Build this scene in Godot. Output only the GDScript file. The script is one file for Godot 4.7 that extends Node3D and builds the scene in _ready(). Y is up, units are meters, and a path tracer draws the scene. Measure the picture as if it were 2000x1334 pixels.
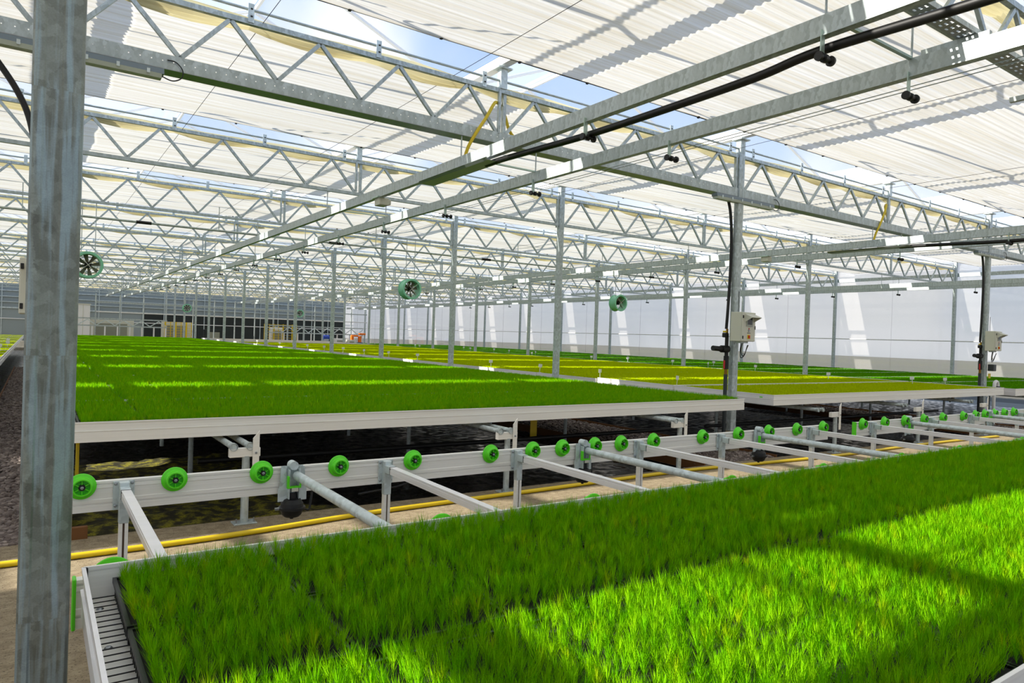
extends Node3D
# A glasshouse full of seedling benches. Plan coordinates: x runs across the house, a runs away from the camera along the post rows;
# V() turns (x, y, a) into Godot's axes and lifts the floor to 0.

const LIFT := 0.35
const FLOOR := -0.35
var M := {}
var meshes := {}
var names := {}
var rng := RandomNumberGenerator.new()
const ORD := ["first", "second", "third", "fourth", "fifth", "sixth", "seventh", "eighth", "ninth", "tenth", "eleventh", "twelfth", "thirteenth", "fourteenth", "fifteenth", "sixteenth", "seventeenth", "eighteenth", "nineteenth", "twentieth", "twenty-first", "twenty-second", "twenty-third", "twenty-fourth"]


class MB:
	var v := PackedVector3Array()
	var n := PackedVector3Array()
	var c := PackedColorArray()
	var tint := Color.WHITE
	var colored := false

	func tri(p: Vector3, q: Vector3, r: Vector3, np: Vector3, nq: Vector3, nr: Vector3) -> void:
		if (q - p).cross(r - p).dot(np + nq + nr) > 0.0:
			v.append(p); v.append(r); v.append(q)
			n.append(np); n.append(nr); n.append(nq)
		else:
			v.append(p); v.append(q); v.append(r)
			n.append(np); n.append(nq); n.append(nr)
		if colored:
			c.append(tint); c.append(tint); c.append(tint)

	func flat(p: Vector3, q: Vector3, r: Vector3, out: Vector3) -> void:
		var k := (q - p).cross(r - p).normalized()
		if k.dot(out) < 0.0:
			k = -k
		tri(p, q, r, k, k, k)

	func quad(p: Vector3, q: Vector3, r: Vector3, s: Vector3, out: Vector3) -> void:
		flat(p, q, r, out)
		flat(p, r, s, out)

	func squad(p: Vector3, q: Vector3, r: Vector3, s: Vector3, np: Vector3, nq: Vector3, nr: Vector3, ns: Vector3) -> void:
		tri(p, q, r, np, nq, nr)
		tri(p, r, s, np, nr, ns)

	func box(ctr: Vector3, size: Vector3) -> void:
		var h := size / 2.0
		for ax in 3:
			for sg in [-1.0, 1.0]:
				var o := Vector3.ZERO
				o[ax] = sg
				var u := Vector3.ZERO
				u[(ax + 1) % 3] = h[(ax + 1) % 3]
				var w := Vector3.ZERO
				w[(ax + 2) % 3] = h[(ax + 2) % 3]
				var m: Vector3 = ctr + o * h[ax]
				quad(m - u - w, m + u - w, m + u + w, m - u + w, o)

	func mesh(into: ArrayMesh = null) -> ArrayMesh:
		var arr := []
		arr.resize(Mesh.ARRAY_MAX)
		arr[Mesh.ARRAY_VERTEX] = v
		arr[Mesh.ARRAY_NORMAL] = n
		if colored:
			arr[Mesh.ARRAY_COLOR] = c
		var m := into if into else ArrayMesh.new()
		m.add_surface_from_arrays(Mesh.PRIMITIVE_TRIANGLES, arr)
		return m


func V(x: float, y: float, a: float) -> Vector3:
	return Vector3(x, y + LIFT, -a)


# ------------------------------------------------------------------ nodes
func numbered(called: String) -> String:
	var k: int = names.get(called, 0)
	names[called] = k + 1
	return called if k == 0 else "%s_%03d" % [called, k]


func tag(o: Node3D, label := "", category := "", group := "", kind := "") -> Node3D:
	if label: o.set_meta("label", label)
	if category: o.set_meta("category", category)
	if group: o.set_meta("group", group)
	if kind: o.set_meta("kind", kind)
	return o


func thing(called: String, label: String, category: String, at: Vector3, group := "") -> Node3D:
	var o := Node3D.new()
	o.name = numbered(called)
	add_child(o)
	o.position = at
	tag(o, label, category, group)
	return o


func structure(called: String, at := Vector3.ZERO) -> Node3D:
	var o := Node3D.new()
	o.name = numbered(called)
	add_child(o)
	o.position = at
	o.set_meta("kind", "structure")
	return o


func whole(o: Node3D) -> Transform3D:
	var t := Transform3D.IDENTITY
	while o != self and o != null:
		t = o.transform * t
		o = o.get_parent() as Node3D
	return t


func put(parent: Node3D, called: String, m: Mesh, mat: Material, xf: Transform3D) -> MeshInstance3D:
	var o := MeshInstance3D.new()
	o.mesh = m
	if mat: o.material_override = mat
	o.name = numbered(called) if parent == self else called
	parent.add_child(o, true)
	o.transform = whole(parent).affine_inverse() * xf if parent != self else xf
	return o


func at(p: Vector3) -> Transform3D:
	return Transform3D(Basis.IDENTITY, p)


func copy(o: Node3D, move: Vector3, label := "", group := "") -> Node3D:
	var c: Node3D = o.duplicate()
	c.name = numbered(String(o.name).rstrip("0123456789").trim_suffix("_") if String(o.name).right(4).begins_with("_") else String(o.name))
	add_child(c)
	c.position = o.position + move
	if label: c.set_meta("label", label)
	if group: c.set_meta("group", group)
	return c


# ------------------------------------------------------------------ meshes
func box_mesh(s: Vector3, bev := 0.0) -> Mesh:
	var key := "b%.4f,%.4f,%.4f,%.4f" % [s.x, s.y, s.z, bev]
	if meshes.has(key): return meshes[key]
	if bev <= 0.0:
		var bm := BoxMesh.new()
		bm.size = s
		meshes[key] = bm
		return bm
	var b := MB.new()
	var h := s / 2.0
	var i := h - Vector3(bev, bev, bev)
	for ax in 3:
		var u := (ax + 1) % 3
		var w := (ax + 2) % 3
		for sg in [-1.0, 1.0]:
			var o := Vector3.ZERO; o[ax] = sg
			var q := []
			for k in [[-1, -1], [1, -1], [1, 1], [-1, 1]]:
				var p := Vector3.ZERO; p[ax] = sg * h[ax]; p[u] = k[0] * i[u]; p[w] = k[1] * i[w]
				q.append(p)
			b.quad(q[0], q[1], q[2], q[3], o)
			for sg2 in [-1.0, 1.0]:
				var o2 := Vector3.ZERO; o2[ax] = sg; o2[u] = sg2
				var e := []
				for k in [-1.0, 1.0]:
					var p1 := Vector3.ZERO; p1[ax] = sg * h[ax]; p1[u] = sg2 * i[u]; p1[w] = k * i[w]
					var p2 := Vector3.ZERO; p2[ax] = sg * i[ax]; p2[u] = sg2 * h[u]; p2[w] = k * i[w]
					e.append(p1); e.append(p2)
				b.quad(e[0], e[1], e[3], e[2], o2)
	for sx in [-1.0, 1.0]:
		for sy in [-1.0, 1.0]:
			for sz in [-1.0, 1.0]:
				b.flat(Vector3(sx * h.x, sy * i.y, sz * i.z), Vector3(sx * i.x, sy * h.y, sz * i.z), Vector3(sx * i.x, sy * i.y, sz * h.z), Vector3(sx, sy, sz))
	meshes[key] = b.mesh()
	return meshes[key]


func box(parent: Node3D, called: String, x: float, y: float, a: float, sx: float, sy: float, sa: float, mat: Material, bev := 0.0) -> MeshInstance3D:
	return put(parent, called, box_mesh(Vector3(sx, sy, sa), bev), mat, at(V(x, y, a)))


func rod_mesh(r: float, l: float, seg: int) -> Mesh:
	var key := "r%.4f,%.3f,%d" % [r, l, seg]
	if not meshes.has(key):
		var c := CylinderMesh.new()
		c.top_radius = r; c.bottom_radius = r; c.height = snappedf(l, 0.001); c.radial_segments = seg; c.rings = 0
		meshes[key] = c
	return meshes[key]


func along(p: Vector3, q: Vector3) -> Transform3D:   # y axis from p to q
	var y := (q - p).normalized()
	var x := (Vector3.RIGHT if absf(y.x) < 0.9 else Vector3.UP)
	var z := x.cross(y).normalized()
	x = y.cross(z).normalized()
	return Transform3D(Basis(x, y, z), (p + q) / 2.0)


func rod(parent: Node3D, called: String, p: Vector3, q: Vector3, r: float, mat: Material, seg := 10) -> MeshInstance3D:
	return put(parent, called, rod_mesh(r, p.distance_to(q), seg), mat, along(p, q))


func bar(parent: Node3D, called: String, p: Vector3, q: Vector3, w: float, d: float, mat: Material) -> MeshInstance3D:
	var y := (q - p).normalized()
	var z := Vector3.BACK if absf(y.z) < 0.9 else Vector3.UP
	z = (z - y * z.dot(y)).normalized()
	return put(parent, called, box_mesh(Vector3(w, snappedf(p.distance_to(q), 0.001), d)), mat, Transform3D(Basis(y.cross(z), y, z), (p + q) / 2.0))


func prism(key: String, pts: PackedVector2Array, l: float) -> Mesh:   # outline in x, y; runs along z
	if meshes.has(key): return meshes[key]
	var b := MB.new()
	var k := pts.size()
	var area := 0.0
	for i in k:
		area += pts[i].cross(pts[(i + 1) % k])
	for i in k:
		var p := pts[i]
		var q := pts[(i + 1) % k]
		var e := q - p
		var o := Vector3(e.y, -e.x, 0) * signf(area)
		b.quad(Vector3(p.x, p.y, -l / 2), Vector3(q.x, q.y, -l / 2), Vector3(q.x, q.y, l / 2), Vector3(p.x, p.y, l / 2), o)
	var t := Geometry2D.triangulate_polygon(pts)
	for i in range(0, t.size(), 3):
		for s in [-1.0, 1.0]:
			var f := []
			for j in 3:
				f.append(Vector3(pts[t[i + j]].x, pts[t[i + j]].y, s * l / 2))
			b.flat(f[0], f[1], f[2], Vector3(0, 0, s))
	meshes[key] = b.mesh()
	return meshes[key]


const ALONG_X := Basis(Vector3(0, 0, 1), Vector3(0, 1, 0), Vector3(-1, 0, 0))   # outline x -> scene z (towards the camera), length -> scene x
const UPRIGHT := Basis(Vector3(1, 0, 0), Vector3(0, 0, -1), Vector3(0, 1, 0))   # outline x -> scene x, outline y -> away, length -> up


func lathe(key: String, prof: Array, seg: int) -> Mesh:   # (radius, z) pairs about z
	if meshes.has(key): return meshes[key]
	var b := MB.new()
	for i in prof.size() - 1:
		var p: Vector2 = prof[i]
		var q: Vector2 = prof[i + 1]
		var e := q - p
		if e.length() < 1e-6: continue
		var nn := Vector2(e.y, -e.x).normalized()   # (radial, axial)
		for s in seg:
			var t0 := TAU * s / seg
			var t1 := TAU * (s + 1) / seg
			var d0 := Vector3(cos(t0), sin(t0), 0)
			var d1 := Vector3(cos(t1), sin(t1), 0)
			var z := Vector3(0, 0, 1)
			var n0 := d0 * nn.x + z * nn.y
			var n1 := d1 * nn.x + z * nn.y
			if p.x > 1e-5: b.tri(d0 * p.x + z * p.y, d1 * p.x + z * p.y, d1 * q.x + z * q.y, n0, n1, n1)
			if q.x > 1e-5: b.tri(d0 * p.x + z * p.y, d1 * q.x + z * q.y, d0 * q.x + z * q.y, n0, n1, n0)
	meshes[key] = b.mesh()
	return meshes[key]


func sweep(pts: Array, r: float, seg := 10) -> Mesh:   # a tube through points, relative to the first
	var path: Array[Vector3] = []
	for i in pts.size() - 1:
		var p0: Vector3 = pts[maxi(i - 1, 0)]
		var p1: Vector3 = pts[i]
		var p2: Vector3 = pts[i + 1]
		var p3: Vector3 = pts[mini(i + 2, pts.size() - 1)]
		var k := 6
		for j in k + (1 if i == pts.size() - 2 else 0):
			path.append(p1.cubic_interpolate(p2, p0, p3, float(j) / k) - pts[0])
	var b := MB.new()
	var up := Vector3(0.13, 0.97, 0.2)
	var rings := []
	for i in path.size():
		var d := (path[mini(i + 1, path.size() - 1)] - path[maxi(i - 1, 0)]).normalized()
		var u := (up - d * up.dot(d)).normalized()
		up = u
		var w := d.cross(u)
		var ring := []
		for s in seg:
			var t := TAU * s / seg
			ring.append(u * cos(t) + w * sin(t))
		rings.append(ring)
	for i in path.size() - 1:
		for s in seg:
			var s2 := (s + 1) % seg
			b.squad(path[i] + rings[i][s] * r, path[i] + rings[i][s2] * r, path[i + 1] + rings[i + 1][s2] * r, path[i + 1] + rings[i + 1][s] * r, rings[i][s], rings[i][s2], rings[i + 1][s2], rings[i + 1][s])
	return b.mesh()


func hose(parent: Node3D, called: String, pts: Array, r: float, mat: Material, seg := 10) -> MeshInstance3D:
	return put(parent, called, sweep(pts, r, seg), mat, at(pts[0]))


# ------------------------------------------------------------------ materials
func noise(seed_: int, freq: float, kind := FastNoiseLite.TYPE_SIMPLEX_SMOOTH, oct := 4) -> FastNoiseLite:
	var f := FastNoiseLite.new()
	f.seed = seed_
	f.frequency = freq
	f.noise_type = kind
	f.fractal_octaves = oct
	return f


func picture(w: int, h: int, fn: Callable) -> ImageTexture:
	var im := Image.create(w, h, false, Image.FORMAT_RGB8)
	for y in h:
		for x in w:
			im.set_pixel(x, y, fn.call(x, y))
	return ImageTexture.create_from_image(im)


func grey_noise(f: FastNoiseLite, w: int, h: int) -> PackedFloat32Array:
	var im := f.get_seamless_image(w, h)
	im.convert(Image.FORMAT_L8)
	var d := im.get_data()
	var o := PackedFloat32Array()
	o.resize(w * h)
	for i in w * h:
		o[i] = d[i] / 255.0
	return o


func plain(col: Color, rough := 0.6, metal := 0.0) -> StandardMaterial3D:
	var m := StandardMaterial3D.new()
	m.albedo_color = col
	m.roughness = rough
	m.metallic = metal
	return m


func textured(t: Texture2D, scale: Vector3, rough := 0.6, metal := 0.0, col := Color.WHITE) -> StandardMaterial3D:
	var m := plain(col, rough, metal)
	m.albedo_texture = t
	m.uv1_triplanar = true
	m.uv1_world_triplanar = true
	m.uv1_triplanar_sharpness = 4.0
	m.uv1_scale = scale
	return m


func materials() -> void:
	var cell := noise(3, 0.03, FastNoiseLite.TYPE_CELLULAR, 1)
	cell.cellular_return_type = FastNoiseLite.RETURN_CELL_VALUE
	cell.cellular_jitter = 1.0
	cell.domain_warp_enabled = true
	cell.domain_warp_amplitude = 34.0
	cell.domain_warp_frequency = 0.03
	var sp := grey_noise(cell, 512, 512)
	var str_ := grey_noise(noise(5, 0.02), 512, 512)
	var spangle := picture(512, 512, func(x: int, y: int):
		var k: float = sp[y * 512 + x] * 0.75 + str_[y * 512 + x] * 0.25
		return Color(0.50, 0.53, 0.525).lerp(Color(0.63, 0.665, 0.67), k))
	M.galv = textured(spangle, Vector3(2.2, 1.3, 2.2), 0.42, 0.3, Color(1.22, 1.22, 1.22))
	M.galv_light = textured(spangle, Vector3(1.5, 1.5, 1.5), 0.38, 0.3, Color(1.36, 1.36, 1.36))
	# the near post: broad soft spangle flakes, long pale runs of zinc
	var big := noise(13, 0.014, FastNoiseLite.TYPE_CELLULAR, 1)
	big.cellular_return_type = FastNoiseLite.RETURN_CELL_VALUE
	big.domain_warp_enabled = true
	big.domain_warp_amplitude = 40.0
	big.domain_warp_frequency = 0.02
	var bg := grey_noise(big, 512, 512)
	var runs := grey_noise(noise(11, 0.010), 512, 512)
	var fine := grey_noise(noise(12, 0.11), 512, 512)
	var postpic := picture(512, 1024, func(x: int, y: int):
		var k: float = bg[((y / 2) % 512) * 512 + x] * 0.6 + sp[(y % 512) * 512 + x] * 0.4
		var r: float = runs[(y / 10 % 512) * 512 + (x * 2) % 512]
		var f: float = fine[(y % 512) * 512 + x]
		var c: Color = Color(0.32, 0.325, 0.295).lerp(Color(0.50, 0.52, 0.49), k)
		c = c.lerp(Color(0.52, 0.585, 0.61), clampf((r - 0.45) * 3.0, 0, 0.7))
		return c * (0.95 + 0.1 * f))
	M.post = textured(postpic, Vector3(2.3, 1.15, 2.3), 0.36, 0.35, Color(1.16, 1.18, 1.2))
	var brushed := grey_noise(noise(21, 0.05, FastNoiseLite.TYPE_SIMPLEX, 3), 256, 256)
	var alupic := picture(256, 256, func(x: int, y: int):
		var k: float = brushed[(y * 1 % 256) * 256 + (x / 16) % 256]
		return Color(0.835, 0.83, 0.81).lerp(Color(0.875, 0.87, 0.855), k))
	M.alu = textured(alupic, Vector3(0.4, 3.0, 0.4), 0.4, 0.05, Color(1.09, 1.085, 1.07))
	M.alu_bright = textured(alupic, Vector3(0.4, 3.0, 0.4), 0.3, 0.25, Color(1.09, 1.09, 1.11))
	M.steel = plain(Color(0.62, 0.64, 0.66), 0.35, 0.8)
	M.zinc = plain(Color(0.70, 0.78, 0.74), 0.35, 0.5)
	M.white = plain(Color(0.88, 0.88, 0.87), 0.45)
	M.cream = plain(Color(0.80, 0.80, 0.74), 0.5)
	M.black = plain(Color(0.035, 0.035, 0.038), 0.55)
	M.rubber = plain(Color(0.03, 0.03, 0.03), 0.45)
	M.tray = plain(Color(0.045, 0.05, 0.055), 0.4)
	M.soil = plain(Color(0.06, 0.045, 0.03), 0.95)
	M.green = plain(Color(0.36, 0.87, 0.10), 0.42)
	M.green_deep = plain(Color(0.24, 0.76, 0.06), 0.45)
	M.yellow = plain(Color(0.86, 0.74, 0.05), 0.4)
	M.red = plain(Color(0.75, 0.06, 0.05), 0.4)
	M.brass = plain(Color(0.55, 0.40, 0.15), 0.35, 0.8)
	M.mint = plain(Color(0.52, 0.80, 0.66), 0.4)
	M.blue = plain(Color(0.10, 0.25, 0.65), 0.4)
	M.orange = plain(Color(0.9, 0.45, 0.05), 0.5)
	M.teal = plain(Color(0.05, 0.10, 0.10), 0.4)
	M.dull = plain(Color(0.52, 0.56, 0.56), 0.6)
	M.wood = plain(Color(0.42, 0.27, 0.12), 0.8)
	M.lens = plain(Color(0.72, 0.76, 0.72), 0.3)
	M.dark_screen = plain(Color(0.12, 0.13, 0.12), 0.2)
	# cloth of the overhead screens
	var cw := grey_noise(noise(31, 0.03, FastNoiseLite.TYPE_SIMPLEX, 4), 512, 512)
	var clothpic := picture(256, 512, func(x: int, y: int):
		var k: float = cw[y * 512 + (x / 6) % 512] * 0.6 + cw[(y * 3 % 512) * 512 + (x / 10 + 200) % 512] * 0.4
		return Color(0.86, 0.83, 0.76).lerp(Color(0.95, 0.945, 0.93), clampf(k * 1.6 - 0.3, 0, 1)))
	M.cloth = textured(clothpic, Vector3(0.12, 0.6, 0.6), 0.9)
	M.cloth.backlight_enabled = true
	M.cloth.backlight = Color(0.96, 0.96, 0.96)
	M.bundle = plain(Color(0.88, 0.85, 0.72), 0.9)
	M.bundle.backlight_enabled = true
	M.bundle.backlight = Color(0.86, 0.83, 0.68)
	M.edge = plain(Color(0.10, 0.10, 0.07), 0.6)
	M.film = plain(Color(0.56, 0.55, 0.54, 0.24), 0.06)
	M.film.transparency = BaseMaterial3D.TRANSPARENCY_ALPHA
	M.film.metallic_specular = 1.0
	M.glass = plain(Color(0.9, 0.95, 1.0, 0.10), 0.04)
	M.glass.metallic_specular = 0.15
	M.glass.backlight_enabled = true
	M.glass.backlight = Color(0.36, 0.36, 0.36)
	M.glass.transparency = BaseMaterial3D.TRANSPARENCY_ALPHA
	M.paint = plain(Color(0.90, 0.91, 0.92), 0.4)
	# ground
	var cn := grey_noise(noise(41, 0.02), 512, 512)
	var cn2 := grey_noise(noise(42, 0.12), 512, 512)
	var concpic := picture(512, 512, func(x: int, y: int):
		var k: float = cn[y * 512 + x] * 0.55 + cn2[(y * 1) * 512 + (x / 8)] * 0.45
		var c: Color = Color(0.42, 0.36, 0.27).lerp(Color(0.66, 0.61, 0.50), k)
		if cn2[x * 512 + y] > 0.74: c = c.lerp(Color(0.16, 0.11, 0.07), 0.7)
		return c)
	M.concrete = textured(concpic, Vector3(0.9, 0.9, 0.9), 0.9)
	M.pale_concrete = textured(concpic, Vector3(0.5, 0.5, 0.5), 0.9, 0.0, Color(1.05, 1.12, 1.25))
	var mosspic := picture(512, 512, func(x: int, y: int):
		var k: float = cn[y * 512 + x]
		var c: Color = Color(0.16, 0.15, 0.04).lerp(Color(0.50, 0.48, 0.07), clampf(k * 2.6 - 0.8, 0, 1))
		return c.lerp(Color(0.08, 0.07, 0.03), clampf(cn2[y * 512 + x] * 2.0 - 1.0, 0, 0.6)))
	M.moss = textured(mosspic, Vector3(0.55, 0.55, 0.55), 0.95)
	var linerrough := picture(256, 256, func(x: int, y: int):
		var k: float = clampf(cn[(y * 2) * 512 + x * 2] * 0.9 + 0.05, 0, 1)
		return Color(k, k, k))
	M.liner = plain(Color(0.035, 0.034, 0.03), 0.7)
	M.liner.roughness_texture = linerrough
	M.liner.uv1_triplanar = true
	M.liner.uv1_world_triplanar = true
	M.liner.uv1_scale = Vector3(0.4, 0.4, 0.4)
	M.stone = plain(Color.WHITE, 0.85)
	M.stone.vertex_color_use_as_albedo = true
	M.earth = plain(Color(0.44, 0.43, 0.38), 0.95)
	for s in ["tall", "lime", "deep"]:
		var g := plain(Color.WHITE, 0.7)
		g.metallic_specular = 0.12
		g.vertex_color_use_as_albedo = true
		g.backlight_enabled = true
		g.backlight = Color(0.9, 0.9, 0.3)
		M["leaf_" + s] = g


# ------------------------------------------------------------------ light
func sky_and_sun() -> void:
	var cam := Camera3D.new()
	cam.name = "camera"
	add_child(cam)
	var yaw := 0.6015
	var pitch := -0.0062
	var roll := 0.0335
	var r0 := Vector3(cos(yaw), 0, -sin(yaw))
	var u0 := Vector3(-sin(yaw) * sin(pitch), cos(pitch), -cos(yaw) * sin(pitch))
	var f := Vector3(sin(yaw) * cos(pitch), sin(pitch), cos(yaw) * cos(pitch))
	var rr := r0 * cos(roll) + u0 * sin(roll)
	var uu := u0 * cos(roll) - r0 * sin(roll)
	var g := func(p: Vector3) -> Vector3: return Vector3(p.x, p.y, -p.z)
	cam.transform = Transform3D(Basis(g.call(rr), g.call(uu), -g.call(f)), V(-0.039, 1.5, -7.773))
	cam.fov = rad_to_deg(2.0 * atan(667.0 / 1351.6))
	cam.near = 0.05
	cam.far = 400.0
	cam.current = true

	var env := Environment.new()
	env.background_mode = Environment.BG_SKY
	env.tonemap_mode = Environment.TONE_MAPPER_LINEAR
	env.tonemap_exposure = 1.09
	env.sdfgi_enabled = true
	env.ssao_enabled = true
	env.ssil_enabled = true
	var n1 := noise(71, 1.6, FastNoiseLite.TYPE_SIMPLEX_SMOOTH, 5)
	var pano := picture(512, 256, func(x: int, y: int):
		var th := TAU * (x + 0.5) / 512.0
		var ph := PI * (0.5 - (y + 0.5) / 256.0)
		var d := Vector3(cos(ph) * sin(th), sin(ph), cos(ph) * cos(th))
		var k := clampf((n1.get_noise_3dv(d * 1.5) + 0.03) * 3.0, 0.0, 1.0)
		return Color(0.40, 0.60, 0.90).lerp(Color(0.89, 0.91, 0.94), clampf(1.0 - d.y * 1.5, 0, 1)).lerp(Color(0.94, 0.95, 0.97), k))
	var pm := PanoramaSkyMaterial.new()
	pm.panorama = pano
	pm.energy_multiplier = 1.0
	var sky := Sky.new()
	sky.sky_material = pm
	env.sky = sky
	env.background_energy_multiplier = SKY
	var we := WorldEnvironment.new()
	we.name = "world_environment"
	we.environment = env
	add_child(we)

	var sun := DirectionalLight3D.new()
	sun.name = "sun"
	sun.light_color = Color(1.0, 0.975, 0.93)
	sun.light_energy = SUN
	sun.light_angular_distance = 0.53
	sun.shadow_enabled = true
	add_child(sun)
	sun.look_at_from_position(Vector3.ZERO, V(1.75, -1.0 - LIFT, -0.225), Vector3.UP)


const SUN := 4.0
const SKY := 1.15


# ------------------------------------------------------------------ the shell
const A0 := -17.0
const A1 := 72.0
const X0 := -20.0
const X1 := 30.13


func shell() -> void:
	var fl := structure("floor")
	box(fl, "concrete_slab", (X0 + X1) / 2, FLOOR - 0.1, (A0 - 0.8) / 2, X1 - X0, 0.2, -0.8 - A0, M.concrete)
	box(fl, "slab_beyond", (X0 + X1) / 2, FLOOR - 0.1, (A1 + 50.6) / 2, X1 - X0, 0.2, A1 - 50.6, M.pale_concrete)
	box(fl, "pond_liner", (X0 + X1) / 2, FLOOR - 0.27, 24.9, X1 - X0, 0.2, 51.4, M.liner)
	# mossy ground under the first bench, heaped by hand
	var b := MB.new()
	var hn := noise(51, 0.55)
	var hf := func(x: float, a: float) -> float: return -0.475 + 0.055 * hn.get_noise_2d(x * 2.0, a * 2.0) + 0.022 * hn.get_noise_2d(x * 8.0, a * 8.0) - 0.10 * smoothstep(2.2, 3.6, x)
	for i in 42:
		for j in 44:
			var q := []
			var nn := []
			for k in [[0, 0], [1, 0], [1, 1], [0, 1]]:
				var x: float = 0.22 + (i + k[0]) * 0.1
				var a: float = -0.79 + (j + k[1]) * 0.1
				q.append(V(x, hf.call(x, a), a))
				nn.append(Vector3(hf.call(x - 0.05, a) - hf.call(x + 0.05, a), 0.1, -(hf.call(x, a - 0.05) - hf.call(x, a + 0.05))).normalized())
			b.squad(q[0], q[1], q[2], q[3], nn[0], nn[1], nn[2], nn[3])
	tag(put(self, "moss", b.mesh(), M.moss, Transform3D.IDENTITY), "yellow-green moss mounds on the ground under the long bench", "moss", "", "stuff")
	var outside := box(self, "ground", 5, FLOOR - 0.5, 30, 400, 0.2, 400, M.earth)
	outside.set_meta("kind", "structure")

	# right wall of clouded film, hung in 5 m lengths on the outermost posts
	var wr := structure("wall_right", V(X1, 0, 0))
	for k in 18:
		var a := A0 + 5.0 * k - 0.5 + 2.5
		box(wr, "film_panel", X1, 2.35, a, 0.03, 5.4, 4.998, M.film)
	rod(wr, "batten_tube", V(X1 - 0.033, 1.93, A0 + 0.1), V(X1 - 0.033, 1.93, 66), 0.02, M.white, 10)
	box(wr, "rolled_skirt", X1 - 0.035, 4.56, 24, 0.03, 0.14, 82, M.galv)
	var wl := structure("wall_left", V(X0, 0, 0))
	box(wl, "film_panel", X0, 2.35, (A0 + A1) / 2, 0.03, 5.4, A1 - A0, M.film)
	var wb := structure("wall_back", V(5, 0, A0))
	box(wb, "film_panel", (X0 + X1) / 2, 2.35, A0, X1 - X0, 5.4, 0.03, M.film)
	var wf := structure("wall_front", V(5, 0, A1))
	box(wf, "upper_panel", (X0 + X1) / 2, 3.9, A1, X1 - X0, 2.4, 0.05, M.dull)
	var cols := 26
	for k in cols:
		var x := -19.6 + k * 1.94 + 0.3
		box(wf, "dark_panel", x, 1.15, A1 - 0.02, 1.86, 3.0, 0.06, M.teal if x > 9.0 else M.dull)
		box(wf, "mullion", x - 0.97, 2.3, A1 - 0.08, 0.08, 5.3, 0.1, M.galv)
	box(wf, "transom", (X0 + X1) / 2, 2.7, A1 - 0.1, X1 - X0, 0.14, 0.1, M.galv)
	for y in [3.25, 3.75, 4.3]: box(wf, "upper_transom", (X0 + X1) / 2, y, A1 - 0.1, X1 - X0, 0.09, 0.08, M.galv)
	box(wf, "lower_transom", (X0 + X1) / 2, 1.7, A1 - 0.1, X1 - X0, 0.07, 0.08, M.white)

	roof()


func roof() -> void:
	var ce := structure("ceiling")
	var gut := PackedVector2Array([Vector2(-0.06, 5.10), Vector2(0.06, 5.10), Vector2(0.09, 5.20), Vector2(0.08, 5.20), Vector2(0.05, 5.115), Vector2(-0.05, 5.115), Vector2(-0.08, 5.20), Vector2(-0.09, 5.20)])
	var len_ := A1 - A0
	var mid := (A0 + A1) / 2
	for k in range(-4, 7):
		put(ce, "gutter", prism("gutter", gut, len_), M.paint, at(V(5.0 * k, 0, mid)))
	for k in range(-4, 6):
		var xr := 5.0 * k + 2.5
		box(ce, "ridge", xr, 6.2, mid, 0.04, 0.05, len_, M.paint)
		for s in [-1.0, 1.0]:
			var g := V(xr + s * 2.42, 5.2, 0)
			var r := V(xr + s * 0.04, 6.2, 0)
			# glazing bars and panes: single panes over the near bays, long sheets beyond
			var near: bool = k >= -1 and k <= 3
			for j in range(0, 54):
				var a := A0 + 1.667 * j
				if not near and j % 3 != 0: continue
				bar(ce, "glazing_bar", V(xr + s * 2.42, 5.2, a), V(xr + s * 0.04, 6.2, a), 0.035, 0.05, M.paint)
			var spans := []
			if near:
				for j in range(6, 17): spans.append([A0 + 1.667 * j, A0 + 1.667 * (j + 1)])
				spans.append([A0, A0 + 1.667 * 6]); spans.append([A0 + 1.667 * 17, A1])
			else:
				spans.append([A0, A1])
			for sp in spans:
				var m: Vector3 = (g + r) / 2 + Vector3(0, 0.025, -(sp[0] + sp[1]) / 2)
				var d := (r - g).normalized()
				var w: float = sp[1] - sp[0] - 0.02
				put(ce, "pane", box_mesh(Vector3(g.distance_to(r), 0.004, snappedf(w, 0.001))), M.glass, Transform3D(Basis(d, Vector3.BACK.cross(d), Vector3.BACK), m))
	# vent linkages over the first bays: a push rod and two arms under each ridge
	for k in range(-1, 4):
		for a in [-0.9, -5.9, 4.1]:
			var t := thing("vent_linkage", "white push-rod linkage of a roof vent, %s of its row above the %s truss" % [ORD[k + 1], ["near", "second", "corner"][[-0.9, 4.1, -5.9].find(a)]], "vent linkage", V(5.0 * k + 2.5, 5.3, a), "roof vent linkages")
			rod(t, "push_rod", V(5.0 * k + 1.1, 5.35, a), V(5.0 * k + 3.1, 5.42, a + 0.3), 0.018, M.paint, 8)
			rod(t, "arm", V(5.0 * k + 2.2, 5.37, a + 0.1), V(5.0 * k + 2.5, 6.15, a - 0.4), 0.014, M.paint, 6)
			rod(t, "arm", V(5.0 * k + 2.2, 5.37, a + 0.1), V(5.0 * k + 2.5, 6.15, a + 0.6), 0.014, M.paint, 6)
			rod(t, "arm", V(5.0 * k + 1.1, 5.35, a), V(5.0 * k + 1.3, 5.72, a), 0.02, M.paint, 6)


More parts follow.
